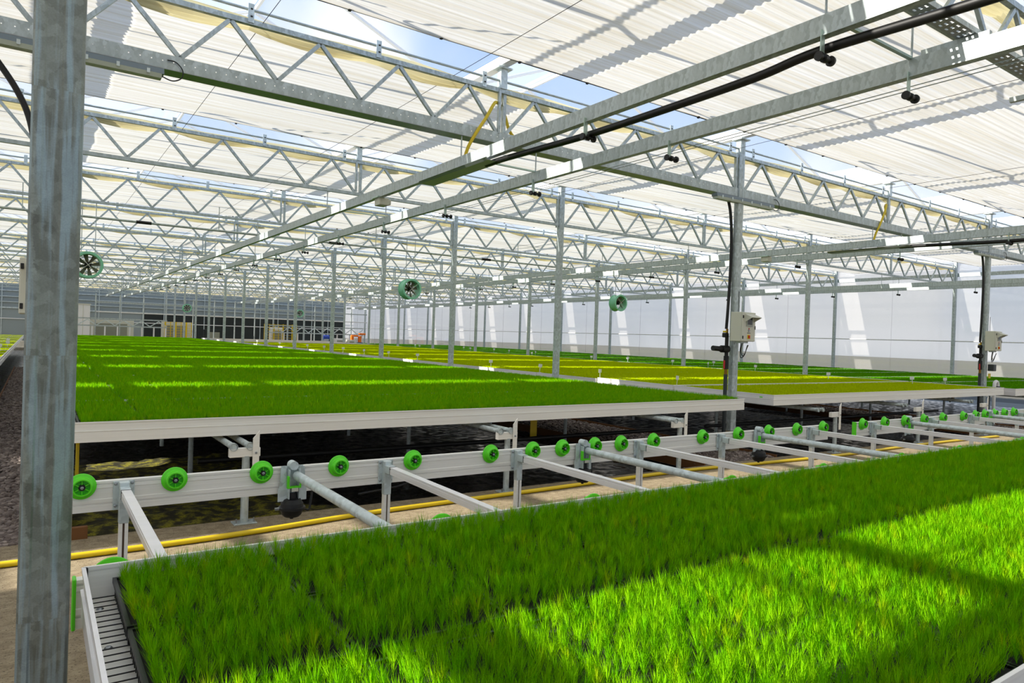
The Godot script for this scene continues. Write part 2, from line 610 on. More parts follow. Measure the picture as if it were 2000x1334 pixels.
# ------------------------------------------------------------------ posts
func post_outline() -> PackedVector2Array:   # x across, y away
	return PackedVector2Array([
		Vector2(-0.073, -0.040), Vector2(-0.067, -0.050), Vector2(-0.058, -0.055), Vector2(-0.042, -0.055), Vector2(-0.036, -0.051), Vector2(0.008, -0.051), Vector2(0.014, -0.055),
		Vector2(0.022, -0.054), Vector2(0.062, -0.047), Vector2(0.070, -0.040), Vector2(0.073, -0.032),
		Vector2(0.073, 0.040), Vector2(0.067, 0.050), Vector2(0.058, 0.055), Vector2(-0.058, 0.055), Vector2(-0.067, 0.050), Vector2(-0.073, 0.040)])


func posts() -> void:
	var rowname := {0: "beside the gravel path", 10: "between the first two benches", 20: "between the yellow-green and dark green benches", 30: "along the clouded film wall"}
	for x in [0, 10, 20, 30]:
		var k := 0
		for n in range(-1, 14):
			if x > 0 and n < 0: continue
			if x == 0 and n > 3: continue
			var lab := "galvanised steel post %s, %s from the camera" % [rowname[x], ORD[k]]
			if n == -1: lab = "thick mottled galvanised post in the foreground, dulled and streaked zinc"
			elif x < 30 and n == 0: lab = "galvanised post %s that carries a grey control box" % rowname[x]
			k += 1
			var t := thing("support_post", lab, "post", V(x, FLOOR, 5.0 * n), "posts " + rowname[x])
			var top := 5.06
			put(t, "shaft", prism("post", post_outline(), top), M.post if n == -1 else M.galv, Transform3D(UPRIGHT, V(x, top / 2, 5.0 * n)))
			var fw := 0.24 if x < 30 else 0.148
			box(t, "footing", x, FLOOR / 2 - 0.005, 5.0 * n, fw, 0.35, 0.2, M.concrete, 0.01)
			box(t, "head_plate", x, 5.065, 5.0 * n, fw, 0.02, 0.2, M.galv)
			if n >= -1 and n < 6:
				box(t, "seat_bracket", x - 0.12, 4.45, 5.0 * n, 0.035, 0.72, 0.05, M.galv)


# ------------------------------------------------------------------ roof trusses
func trusses() -> void:
	var up := [0.53, 1.5, 2.47, 3.44, 4.41]
	var lo := [0.07, 1.0, 1.97, 2.94, 3.91, 4.87]
	var spanname := {-10: "over the gravel path", 0: "over the first bench", 10: "over the yellow-green bench", 20: "beside the film wall"}
	for x0 in [0, 10, 20, -10]:
		for n in range(-1, 13):
			if n == -1 and x0 > 10: continue
			var lab := "galvanised lattice roof truss %s, %s from the camera" % [spanname[x0], ORD[n + 1]]
			var t := thing("roof_truss", lab, "roof truss", V(x0 + 5, 4.2, 5.0 * n), "roof trusses " + spanname[x0])
			var a := 5.0 * n
			var c: float = x0 + 5.0
			var lx := 9.84
			var ybot := 4.215 if n <= 0 else 4.19
			box(t, "upper_chord", c, 4.772, a, lx, 0.055, 0.055, M.galv)
			if n == 0:
				perforated_chord(t, c, a, lx)
			else:
				box(t, "lower_chord", c, ybot - 0.03, a, lx, 0.06, 0.055, M.galv)
			for s in [-1.0, 1.0]:
				for i in 5:
					bar(t, "diagonal", V(c + s * lo[i], ybot, a), V(c + s * up[i], 4.748, a), 0.042, 0.035, M.galv)
					bar(t, "diagonal", V(c + s * up[i], 4.748, a), V(c + s * lo[i + 1], ybot, a), 0.042, 0.035, M.galv)
			box(t, "vertical", c - 0.05, 4.49, a - 0.02, 0.035, 0.58, 0.04, M.galv)
			box(t, "vertical", c + 0.05, 4.49, a + 0.02, 0.045, 0.58, 0.05, M.galv)
			box(t, "gutter_stool", c, 4.94, a, 0.10, 0.28, 0.09, M.galv_light)
			box(t, "stool_plate", c, 5.07, a, 0.22, 0.02, 0.16, M.galv_light)
			if n < 8 and x0 >= 0 or n < 3:
				rod(t, "screen_shaft", V(c - 4.92, 4.905, a - 0.01), V(c + 4.92, 4.905, a - 0.01), 0.017, M.galv, 8)
				for q in [-4.7, -3.24, -1.78, -0.3, 0.3 + 1.46, 3.22, 4.68]:
					var br := box(t, "shaft_bracket", c + q, 4.86, a - 0.036, 0.062, 0.20, 0.006, M.galv_light)
					if n <= 1:
						for y in [4.825, 4.905]:
							box(br, "bolt", c + q + 0.005, y, a - 0.042, 0.022, 0.014, 0.008, M.black)


func perforated_chord(t: Node3D, c: float, a: float, lx: float) -> void:
	box(t, "lower_chord", c, 4.205, a, lx, 0.024, 0.06, M.galv)
	var holes := MB.new()
	# front web of the channel, cut by a row of slots: strips above and below, and webs between
	var y0 := 4.075
	var y1 := 4.193
	var h := 0.0055
	var yc := 4.15
	var front := 0.03
	var p := 0.1
	var nholes := int(lx / p)
	holes.box(Vector3(0, (y0 + yc - h) / 2, front), Vector3(lx, yc - h - y0, 0.004))
	holes.box(Vector3(0, (y1 + yc + h) / 2, front), Vector3(lx, y1 - yc - h, 0.004))
	for i in nholes + 1:
		holes.box(Vector3(-lx / 2 + i * p, yc, front), Vector3(p - 0.011, h * 2, 0.004))
	put(t, "perforated_web", holes.mesh(), M.galv, at(V(c, 0, a)))
	box(t, "bottom_flange", c, 4.072, a + 0.07, lx, 0.006, 0.2, M.steel)


# ------------------------------------------------------------------ overhead screens
func screens() -> void:
	var b := MB.new()
	var gap := 0.79
	var na := 150
	var nx := 34
	var w := noise(61, 0.8)
	var sag := noise(62, 0.35)
	var ys := func(x: float, a: float) -> float: return 4.855 + 0.007 * sin(a * 61.0 + 2.5 * w.get_noise_2d(x * 0.7, a * 0.6)) + 0.022 * sag.get_noise_2d(x * 1.3, a * 2.2) - 0.02 * sin(PI * a / 4.3)
	var px := []
	for i in nx + 1: px.append(X0 + 0.05 + (X1 - X0 - 0.12) * i / nx)
	var a0 := 0.25
	var a1 := 5.0 - gap
	var P := []
	var N := []
	for i in nx + 1:
		for j in na + 1:
			var a: float = a0 + (a1 - a0) * j / na
			P.append(V(px[i], ys.call(px[i], a), a))
			N.append(Vector3(0, -1, -(ys.call(px[i], a + 0.004) - ys.call(px[i], a - 0.004)) / 0.008).normalized())
	for i in nx:
		for j in na:
			var k := i * (na + 1) + j
			b.squad(P[k], P[k + na + 1], P[k + na + 2], P[k + 1], N[k], N[k + na + 1], N[k + na + 2], N[k + 1])
	var cloth := b.mesh()
	# folded cloth hanging in swags under each truss
	var f := MB.new()
	var np := 40
	var nsx := 260
	var fold := func(x: float, j: int) -> Vector3:
		var u := float(j) / np
		var s := fposmod(x - 0.3, 1.46) / 1.46
		var sg := 4.0 * s * (1.0 - s)
		var y := 4.83 - sg * 0.075 * sin(PI * u) - 0.05 * sin(PI * u) + 0.03 * sin(u * 40.0 + 1.1 * sin(x * 2.3)) * (0.6 + 0.4 * sg)
		return V(x, y, 0.03 + 0.22 * u + 0.02 * sin(x * 3.1 + u * 5.0))
	for i in nsx:
		var xa := X0 + 0.05 + (X1 - X0 - 0.12) * i / nsx
		var xb := X0 + 0.05 + (X1 - X0 - 0.12) * (i + 1) / nsx
		for j in np:
			f.quad(fold.call(xa, j), fold.call(xb, j), fold.call(xb, j + 1), fold.call(xa, j + 1), Vector3(0, -1, 0.1))
	var bundle := f.mesh()
	var first: Node3D
	for n in range(-2, 14):
		var lab := "cream woven shade screen drawn across the %s bay from the camera" % ORD[maxi(n + 1, 0)]
		if n < -1: lab = "cream woven shade screen above and behind the camera"
		var t := thing("shade_screen", lab, "shade screen", V(5, 4.85, 5.0 * n), "overhead shade screens")
		put(t, "cloth", cloth, M.cloth, at(Vector3(0, 0, -5.0 * n)))
		put(t, "folded_bundle", bundle, M.bundle, at(Vector3(0, 0, -5.0 * n)))
		var e := 5.0 * n + a1
		rod(t, "edge_bar", V(X0 + 0.05, 4.862, e), V(X1 - 0.08, 4.862, e), 0.013, M.edge, 6)
		if n >= -1 and n <= 2:
			for i in range(0, 24):
				box(t, "slider", 0.4 + i * 1.08, 4.85, e - 0.01, 0.03, 0.03, 0.03, M.black)
	# draw wires
	for q in [[4.25, -8.0], [14.2, -8.0], [9.6, -8.0], [1.9, -8.0]]:
		tag(rod(self, "draw_wire", V(q[0], 4.80, q[1]), V(q[0] - 0.1, 4.74, 55), 0.0035, M.black, 5), "thin dark draw wire running under the screens, %s" % {4.25: "left of the near trolley rails", 14.2: "left of the second trolley rails", 9.6: "beside the near control box post", 1.9: "close to the foreground post"}[q[0]], "wire", "screen draw wires")


# ------------------------------------------------------------------ trolley rails under the roof
func rails() -> void:
	var which := {5: "near", 15: "second", 25: "third"}
	for xc in [5, 15, 25]:
		for s in [-1.0, 1.0]:
			var x: float = xc + s * 0.595
			var side := "inner" if s < 0 else "outer"
			var t := thing("trolley_rail", "long galvanised overhead trolley rail, %s one of the %s pair" % [side, which[xc]], "rail", V(x, 3.7, 20), "overhead trolley rails")
			box(t, "rail_beam", x, 3.725, 22, 0.05, 0.145, 68, M.galv)
			box(t, "lower_flange", x, 3.652, 22, 0.075, 0.008, 68, M.galv)
			for n in range(-1, 11):
				var a := 5.0 * n
				rod(t, "hanger_rod", V(x, 3.8, a), V(x, 4.08 if n == 0 else 4.13, a), 0.009, M.galv, 6)
				if s < 0: box(t, "spreader", xc, 3.80, a, 1.15, 0.02, 0.03, M.zinc)
			# spool hooks every 2.5 m below the rail
			for k in range(-2, 16):
				var a := 2.5 * k
				if s < 0 and a > -2.4: continue
				if xc > 5 and k < -1: continue
				var h := box(t, "hook_plate", x - 0.03, 3.59, a, 0.05, 0.20, 0.008, M.zinc, 0.003)
				var sp := lathe("spool", [Vector2(0.0, -0.11), Vector2(0.034, -0.11), Vector2(0.036, -0.09), Vector2(0.018, -0.085), Vector2(0.014, -0.04), Vector2(0.03, -0.036), Vector2(0.03, -0.006), Vector2(0.012, 0.0), Vector2(0.012, 0.03), Vector2(0.033, 0.034), Vector2(0.033, 0.055), Vector2(0.0, 0.055)], 14)
				put(h, "spool", sp, M.rubber, Transform3D(Basis(Vector3(0, 0, 1), Vector3(0, 1, 0), Vector3(-1, 0, 0)), V(x - 0.02, 3.50, a)))
	for s in [-1.0, 1.0]:
		var x: float = -5.0 + s * 0.595
		var t := thing("trolley_rail", "long galvanised overhead trolley rail beyond the gravel path, %s one of its pair" % ("outer" if s < 0 else "inner"), "rail", V(x, 3.7, 20), "overhead trolley rails")
		box(t, "rail_beam", x, 3.725, 22, 0.05, 0.145, 68, M.galv)
		box(t, "lower_flange", x, 3.652, 22, 0.075, 0.008, 68, M.galv)
		for n in range(-1, 11):
			rod(t, "hanger_rod", V(x, 3.8, 5.0 * n), V(x, 4.08 if n == 0 else 4.13, 5.0 * n), 0.009, M.galv, 6)
	for xc in [5, 15]:
		var x: float = xc - 0.60
		var w: String = which[xc]
		# the trough that ends the hose run, the hose and the yellow feed above it
		var t := thing("drip_trough", "shallow metal trough clipped under the %s pair of trolley rails" % w, "trough", V(x, 3.6, 0))
		put(t, "pan", prism("pan", PackedVector2Array([Vector2(-0.13, 0.03), Vector2(-0.10, 0.0), Vector2(0.10, 0.0), Vector2(0.13, 0.03), Vector2(0.125, 0.034), Vector2(0.098, 0.006), Vector2(-0.098, 0.006), Vector2(-0.125, 0.034)]), 1.75), M.steel, at(V(x, 3.585, 0.05)))
		box(t, "clip", x, 3.63, -0.55, 0.04, 0.05, 0.03, M.zinc)
		box(t, "clip", x, 3.63, 0.6, 0.04, 0.05, 0.03, M.zinc)
		var pts := []
		for q in [[-0.55, 3.605], [-0.9, 3.60], [-1.6, 3.575], [-2.46, 3.545], [-3.5, 3.54], [-4.4, 3.55], [-4.95, 3.585], [-5.9, 3.55], [-6.6, 3.54], [-7.5, 3.55]]: pts.append(V(x + 0.05, q[1], q[0]))
		tag(hose(self, "supply_hose", pts, 0.034, M.rubber, 12), "thick black hose slung along the %s pair of trolley rails" % w, "hose", "slung black hoses")
		var yh := []
		for q in [[4.46, 3.80, 0.0], [4.50, 3.95, -0.02], [4.60, 4.15, -0.05], [4.74, 4.37, -0.05], [4.86, 4.57, -0.03], [4.95, 4.62, 0.03], [5.06, 4.60, 0.1], [5.14, 4.50, 0.12], [5.2, 4.32, 0.1], [5.27, 4.2, 0.05]]: yh.append(V(q[0] + xc - 5, q[1], q[2]))
		tag(hose(self, "feed_hose", yh, 0.022, M.yellow, 10), "yellow feed hose looping over the truss above the %s trolley rails" % w, "hose", "yellow feed hoses")
		var m := thing("drive_motor", "small cream drive motor hung from the %s pair of rails" % w, "motor", V(x + 0.1, 3.6, 2.6))
		box(m, "housing", x + 0.06, 3.59, 2.6, 0.16, 0.12, 0.2, M.cream, 0.01)
		box(m, "terminal_box", x + 0.17, 3.60, 2.6, 0.06, 0.08, 0.1, M.cream, 0.005)
		box(m, "mount", x, 3.655, 2.6, 0.12, 0.02, 0.24, M.zinc)
		tag(rod(self, "steel_cable", V(xc + 0.72, 3.63, -6.5), V(xc + 0.72, 3.56, 40), 0.004, M.galv, 5), "thin steel cable strung beside the outer rail of the %s pair" % w, "cable", "rail cables")
		tag(rod(self, "steel_cable", V(xc + 0.72, 3.60, -6.5), V(xc + 0.74, 3.53, 40), 0.004, M.galv, 5), "lower thin steel cable strung beside the outer rail of the %s pair" % w, "cable", "rail cables")
	# perforated cable tray below the truss in the top right corner
	var t := thing("cable_tray", "perforated metal cable tray under the truss nearest the camera", "cable tray", V(8, 4.0, -5.25))
	var cb := MB.new()
	for i in 64:
		var x := 4.2 + i * 0.1
		cb.box(V(x + 0.035, 3.985, -5.25), Vector3(0.058, 0.003, 0.14))
		for r in 4:
			cb.box(V(x + 0.082, 3.985, -5.31 + 0.04 * r), Vector3(0.044, 0.003, 0.024))
	put(t, "perforated_bed", cb.mesh(), M.steel, Transform3D.IDENTITY)
	for q in [-0.07, 0.07]:
		box(t, "side_wall", 7.4, 4.005, -5.25 + q, 6.4, 0.04, 0.003, M.galv)
	for x in [5.95, 7.7, 9.4]:
		box(t, "support_arm", x, 3.96, -5.16, 0.05, 0.045, 0.5, M.galv)
	tag(rod(self, "conduit", V(0, 4.12, -5.06), V(12, 4.12, -5.06), 0.016, M.cream, 8), "cream conduit pipe under the truss nearest the camera", "conduit")
	# spray boom pipe across the house
	var bp := thing("boom_pipe", "dark green pipe run across the house below the trusses", "pipe", V(8, 4.15, 12.5))
	rod(bp, "pipe", V(-5, 4.15, 12.5), V(22, 4.15, 12.5), 0.03, M.galv, 10)
	for x in [-0.4, 4.0, 8.6, 14.0, 18.0]:
		rod(bp, "hanger", V(x, 4.17, 12.5), V(x, 4.8, 12.5), 0.012, M.galv, 6)
	for x in [2.0, 7.1, 12.5]:
		rod(bp, "coupling", V(x, 4.15, 12.5), V(x + 0.35, 4.15, 12.5), 0.042, M.black, 10)


# ------------------------------------------------------------------ lamps, fans
func lamps() -> void:
	var where := {0.15: "behind the foreground post", 10.1: "at the post with the first control box", 20.0: "at the post with the second control box"}
	for x in [0.15, 10.1, 20.0]:
		var t := thing("strip_lamp", "grey unlit strip lamp under the near truss %s" % where[x], "strip lamp", V(x, 4.0, -0.03), "strip lamps")
		put(t, "housing", prism("lamp_h", PackedVector2Array([Vector2(-0.05, 0.0), Vector2(0.05, 0.0), Vector2(0.06, -0.055), Vector2(-0.06, -0.055)]), 1.58), plain(Color(0.45, 0.50, 0.52), 0.45), Transform3D(ALONG_X, V(x, 4.05, -0.03)))
		put(t, "diffuser", prism("lamp_d", PackedVector2Array([Vector2(-0.06, -0.055), Vector2(0.06, -0.055), Vector2(0.045, -0.095), Vector2(-0.045, -0.095)]), 1.54), M.lens, Transform3D(ALONG_X, V(x, 4.05, -0.03)))
		for i in 6:
			box(t, "clip", x - 0.65 + i * 0.26, 4.00, -0.092, 0.028, 0.045, 0.008, M.galv_light)
		var c := []
		for q in [[0.78, 3.98, -0.05], [0.87, 3.955, -0.06], [0.95, 4.0, -0.06], [0.96, 4.08, -0.06], [0.90, 4.15, -0.05], [0.82, 4.155, -0.05]]: c.append(V(x + q[0], q[1], q[2]))
		hose(t, "lead", c, 0.006, M.black, 6)


func fans() -> void:
	var spots := [[0.84, 2.765, 10.0, "beside the foreground post"], [8.6, 2.757, 10.0, "left of the middle post row"], [16.57, 2.81, 10.0, "in front of the film wall"], [8.55, 2.765, 45.0, "far down the first bench"], [16.44, 2.765, 45.0, "far down the yellow-green bench"]]
	var first: Node3D
	for s in spots:
		var lab: String = "mint green circulation fan hung %s" % s[3]
		if first:
			copy(first, V(s[0], s[1], s[2]) - V(0.84, 2.765, 10.0), lab)
			continue
		var x: float = s[0]
		var y: float = s[1]
		var a: float = s[2]
		var t := thing("circulation_fan", lab, "fan", V(x, y, a), "mint green circulation fans")
		first = t
		var prof := [Vector2(0.235, -0.16), Vector2(0.285, -0.16), Vector2(0.29, -0.15), Vector2(0.262, -0.135), Vector2(0.258, 0.135), Vector2(0.29, 0.15), Vector2(0.285, 0.16), Vector2(0.235, 0.16), Vector2(0.235, -0.16)]
		var face := Basis(Vector3.UP, -0.0)   # axis along the house
		put(t, "housing", lathe("fan_h", prof, 40), M.mint, Transform3D(face, V(x, y, a)))
		put(t, "motor", lathe("fan_m", [Vector2(0.0, 0.10), Vector2(0.05, 0.10), Vector2(0.065, 0.07), Vector2(0.065, -0.1), Vector2(0, -0.1)], 18), M.black, Transform3D(face, V(x, y, a)))
		for k in 8:
			var th := TAU * k / 8 + 0.2
			var d := Vector3(cos(th), sin(th), 0)
			var bl := MB.new()
			var e := Vector3(-sin(th), cos(th), 0)
			var p := [d * 0.05 - e * 0.02 + Vector3(0, 0, 0.02), d * 0.05 + e * 0.02 - Vector3(0, 0, 0.02), d * 0.225 + e * 0.045 - Vector3(0, 0, 0.035), d * 0.225 - e * 0.045 + Vector3(0, 0, 0.035)]
			bl.quad(p[0], p[1], p[2], p[3], Vector3(0, 0, 1))
			bl.quad(p[0] - Vector3(0, 0, 0.006), p[1] - Vector3(0, 0, 0.006), p[2] - Vector3(0, 0, 0.006), p[3] - Vector3(0, 0, 0.006), Vector3(0, 0, -1))
			put(t, "blade", bl.mesh(), plain(Color(0.46, 0.45, 0.38), 0.5), Transform3D(face, V(x, y, a)))
		for k in 4:
			var th := TAU * k / 4 + 0.7
			var d := Vector3(cos(th), sin(th), 0)
			rod(t, "strut", V(x, y, a) + Vector3(0, 0, 0.145), V(x, y, a) + d * 0.25 + Vector3(0, 0, 0.145), 0.006, M.cream, 6)
		for r in 3:
			var ring := lathe("fan_r%d" % r, [Vector2(0.09 + 0.05 * r, -0.003), Vector2(0.094 + 0.05 * r, 0.0), Vector2(0.09 + 0.05 * r, 0.003), Vector2(0.086 + 0.05 * r, 0.0), Vector2(0.09 + 0.05 * r, -0.003)], 32)
			put(t, "guard_ring", ring, M.steel, Transform3D(face, V(x, y, a) + Vector3(0, 0, -0.15)))
		for q in [-0.13, 0.13]:
			rod(t, "hanger", V(x + q, y + 0.22, a), V(x + q, 4.15, a), 0.009, M.galv, 6)


# ------------------------------------------------------------------ benches
const PITCH := 2.28
const DEPTH := 2.235


func lip_outline(h: float) -> PackedVector2Array:   # x outwards, y up from the foot of the lip
	return PackedVector2Array([Vector2(-0.004, 0), Vector2(0.004, 0), Vector2(0.004, h * 0.52), Vector2(0.009, h * 0.53), Vector2(0.009, h * 0.56), Vector2(0.0, h * 0.57), Vector2(0.0, h - 0.016), Vector2(0.007, h - 0.013), Vector2(0.007, h), Vector2(-0.006, h), Vector2(-0.006, h - 0.013), Vector2(-0.004, h - 0.02)])


func bench(called: String, label: String, group: String, xa: float, xb: float, aa: float, ab: float, top: float) -> Node3D:
	var t := thing(called, label, "bench table", V((xa + xb) / 2, top - 0.18, (aa + ab) / 2), group)
	var h := 0.182
	var o := lip_outline(h)
	var back := Basis(Vector3(0, 0, -1), Vector3(0, 1, 0), Vector3(1, 0, 0))
	put(t, "front_lip", prism("lipx%.2f" % (xb - xa), o, xb - xa), M.alu, Transform3D(ALONG_X, V((xa + xb) / 2, top - h, aa)))
	put(t, "back_lip", prism("lipb%.2f" % (xb - xa), lip_outline(h - (0.0 if called == "near_table" else 0.035)), xb - xa), M.alu, Transform3D(back, V((xa + xb) / 2, top - h, ab)))
	put(t, "side_lip", prism("lipa%.2f" % (ab - aa), o, ab - aa), M.alu_bright, Transform3D(Basis(Vector3(-1, 0, 0), Vector3.UP, Vector3(0, 0, -1)), V(xa, top - h, (aa + ab) / 2)))
	put(t, "side_lip", prism("lipa%.2f" % (ab - aa), o, ab - aa), M.alu_bright, at(V(xb, top - h, (aa + ab) / 2)))
	box(t, "bed", (xa + xb) / 2, 0.497 if top < 0.63 else 0.537, (aa + ab) / 2, xb - xa - 0.02, 0.012, ab - aa - 0.02, M.alu)
	return t


func seedlings(seed_: int, nx: int, na: int, blades: int, hgt: float, wid: float, segs: int, cols: Array, spread := 0.75) -> ArrayMesh:
	var b := MB.new()
	b.colored = true
	var r := RandomNumberGenerator.new()
	r.seed = seed_
	var W := 0.505
	var D := 0.475
	for i in nx:
		for j in na:
			var c := Vector3(-W / 2 + W * (i + 0.5 + r.randf_range(-0.22, 0.22)) / nx, 0, -D / 2 + D * (j + 0.5 + r.randf_range(-0.22, 0.22)) / na)
			var size := r.randf_range(0.72, 1.12)
			if r.randf() < 0.05: size *= 0.55
			var pick: Color = cols[0].lerp(cols[1], r.randf())
			if r.randf() < 0.04: pick = pick.lerp(cols[2], 0.6)
			var lean := Vector3(r.randf_range(-0.18, 0.18), 0, r.randf_range(-0.18, 0.18))
			for k in blades:
				b.tint = pick * r.randf_range(0.8, 1.2)
				var th := TAU * (k + r.randf()) / blades * 2.0
				var out := Vector3(cos(th), 0, sin(th))
				var stem := r.randf_range(0.0, 0.5) * hgt * size
				var l := hgt * size * r.randf_range(0.55, 0.95) * (1.0 - 0.35 * stem / hgt)
				var tilt := r.randf_range(0.12, spread)
				var base := c + Vector3(0, stem, 0) + lean * stem
				var d1 := (Vector3.UP + out * tilt + lean).normalized()
				var d2 := (d1 + out * 0.12 + Vector3(0, 0.22, 0)).normalized()
				var side := d1.cross(out).normalized()
				if side.length() < 0.1: side = Vector3.RIGHT
				var nn := (out * 0.55 + Vector3.UP * 0.85).normalized()
				var w := wid * r.randf_range(0.8, 1.2)
				if segs == 1:
					b.tri(base - side * w, base + side * w, base + d1 * l, nn, nn, nn)
				else:
					var m := base + d1 * l * 0.55
					var tip := m + d2 * l * 0.45
					b.squad(base - side * w * 0.7, base + side * w * 0.7, m + side * w, m - side * w, nn, nn, nn, nn)
					b.tri(m - side * w, m + side * w, tip, nn, nn, nn)
	return b.mesh()


func tray_mesh() -> ArrayMesh:
	var b := MB.new()
	var w := 0.535
	var d := 0.488
	b.box(Vector3(0, 0.03, 0), Vector3(w - 0.03, 0.05, d - 0.03))
	for s in [-1.0, 1.0]:
		b.box(Vector3(0, 0.062, s * (d / 2 - 0.006)), Vector3(w, 0.018, 0.012))
		b.box(Vector3(s * (w / 2 - 0.006), 0.062, 0), Vector3(0.012, 0.018, d))
		for k in 14:
			b.box(Vector3(-w / 2 + 0.03 + k * (w - 0.06) / 13, 0.03, s * (d / 2 - 0.012)), Vector3(0.012, 0.05, 0.012))
			b.box(Vector3(s * (w / 2 - 0.012), 0.03, -d / 2 + 0.03 + k * (d - 0.06) / 13), Vector3(0.012, 0.05, 0.012))
	return b.mesh()


var leaf := {}


func plants() -> void:
	var tall := [Color(0.18, 0.58, 0.004), Color(0.34, 0.71, 0.006), Color(0.62, 0.76, 0.01)]
	var lime := [Color(0.60, 0.78, 0.004), Color(0.72, 0.86, 0.005), Color(0.8, 0.86, 0.01)]
	var deep := [Color(0.10, 0.42, 0.006), Color(0.17, 0.52, 0.008), Color(0.35, 0.58, 0.01)]
	for k in 3:
		leaf["near%d" % k] = seedlings(100 + k, 14, 13, 58, 0.094, 0.0007, 2, tall, 0.75)
	for k in 2:
		leaf["tall%d" % k] = seedlings(120 + k, 15, 14, 16, 0.088, 0.0024, 1, tall, 0.6)
		leaf["lime%d" % k] = seedlings(130 + k, 18, 17, 16, 0.055, 0.0036, 1, lime, 1.0)
		leaf["deep%d" % k] = seedlings(140 + k, 12, 11, 12, 0.07, 0.0045, 1, deep, 0.7)
	var tm := tray_mesh()
	var soil := BoxMesh.new()
	soil.size = Vector3(0.51, 0.01, 0.464)
	rng.seed = 77

	var one := func(x: float, y: float, a: float, kind: String, mesh_: Mesh, label: String, group: String, deep_: float) -> void:
		var t := thing("seedling_tray", label, "seedling tray", V(x, y, a), group)
		var sc := Basis.from_scale(Vector3(1, 1, deep_))
		put(t, "tray", tm, M.tray, Transform3D(sc, V(x, y, a)))
		put(t, "soil", soil, M.soil, Transform3D(sc, V(x, y + 0.058, a)))
		var turn := Basis(Vector3.UP, PI * (rng.randi() % 2)) * sc
		var s := put(t, "seedlings", mesh_, M["leaf_" + kind], Transform3D(turn, V(x, y + 0.058, a)))
		s.set_meta("kind", "stuff")

	# near table, long bench and the first of the yellow-green tables: single trays
	var xa := 0.205
	for r in 4:
		for c in 17:
			var rowname: String = ["far lip", "second row", "third row", "near lip"][r]
			one.call(xa + 0.5425 * (c + 0.5), 0.505, -4.885 - 0.508 * (r + 0.5) - (0.055 if r > 1 else 0.0), "tall", leaf["near%d" % (rng.randi() % 3)], "tall green seedling tray on the near table, %s, %s from the corner" % [rowname, ORD[c]], "seedling trays on the near table", 1.01)
	for tb in 2:
		for r in 4:
			for c in 17:
				one.call(0.29 + 0.5425 * (c + 0.5), 0.505, BENCH1 + tb * PITCH + 0.015 + 0.553 * (r + 0.5), "tall", leaf["near%d" % (rng.randi() % 3)] if tb == 0 and r == 0 else leaf["tall%d" % (rng.randi() % 2)], "green seedling tray on the long bench, %s row, %s from its left end" % [ORD[tb * 4 + r], ORD[c]], "seedling trays at the front of the long bench", 1.125)
	for r in 4:
		for c in 17:
			one.call(10.45 + 0.5425 * (c + 0.5), 0.545, BENCH2 + 0.03 + 0.543 * (r + 0.5), "lime", leaf["lime%d" % (rng.randi() % 2)], "yellow-green seedling tray on the second bench, %s row, %s from the post" % [ORD[r], ORD[c]], "seedling trays at the front of the second bench", 1.1)

	mass("bench_seedlings", "dense green seedlings filling the rest of the long bench", 0.29, 0.505, BENCH1, 2, 22, 17, "tall", tm, soil)
	mass("lime_seedlings", "short yellow-green seedlings filling the rest of the second bench", 10.45, 0.545, BENCH2, 1, 17, 17, "lime", tm, soil)
	mass("wall_seedlings", "dark green seedlings on the bench along the film wall", 20.5, 0.505, BENCH2, 0, 20, 17, "deep", tm, soil)
	mass("path_seedlings", "small seedlings on the bench beyond the gravel path", -9.95, 0.505, BENCH1, 2, 20, 17, "lime", tm, soil)


const BENCH1 := -0.59
const BENCH2 := -0.56


func mass(called: String, label: String, x0: float, y: float, a0: float, t0: int, t1: int, ncol: int, kind: String, tm: ArrayMesh, soil: Mesh) -> void:
	var places := []
	for tb in range(t0, t1):
		for r in 4:
			for c in ncol:
				if x0 < 0 and c < 8: continue
				if called == "bench_seedlings" and tb == 3 and r == 1 and c in [5, 6]: continue
				places.append(V(x0 + 0.5425 * (c + 0.5), y, a0 + tb * PITCH + 0.015 + 0.553 * (r + 0.5)))
	var t := Node3D.new()
	t.name = numbered(called)
	add_child(t)
	t.position = places[0]
	tag(t, label, "seedlings", "", "stuff")
	for v in 2:
		var mm := MultiMesh.new()
		mm.transform_format = MultiMesh.TRANSFORM_3D
		mm.mesh = leaf["%s%d" % [kind, v]]
		var mine := []
		for i in places.size():
			if (i * 7 + i / 17) % 2 == v: mine.append(places[i])
		mm.instance_count = mine.size()
		for i in mine.size():
			mm.set_instance_transform(i, Transform3D(Basis(Vector3.UP, PI * (rng.randi() % 2)).scaled(Vector3(1, rng.randf_range(0.92, 1.08), 1.125)), mine[i] - t.position + Vector3(0, 0.058, 0)))
		var o := MultiMeshInstance3D.new()
		o.name = "seedling_carpet"
		o.multimesh = mm
		o.material_override = M["leaf_" + kind]
		o.set_meta("kind", "stuff")
		t.add_child(o, true)
	for q in [[tm, M.tray, 0.0, "tray_bodies"], [soil, M.soil, 0.058, "tray_soil"]]:
		var mm := MultiMesh.new()
		mm.transform_format = MultiMesh.TRANSFORM_3D
		mm.mesh = q[0]
		mm.instance_count = places.size()
		for i in places.size(): mm.set_instance_transform(i, Transform3D(Basis.from_scale(Vector3(1, 1, 1.125)), places[i] - t.position + Vector3(0, q[2], 0)))
		var o := MultiMeshInstance3D.new()
		o.name = q[3]
		o.multimesh = mm
		o.material_override = q[1]
		o.set_meta("kind", "stuff")
		t.add_child(o, true)


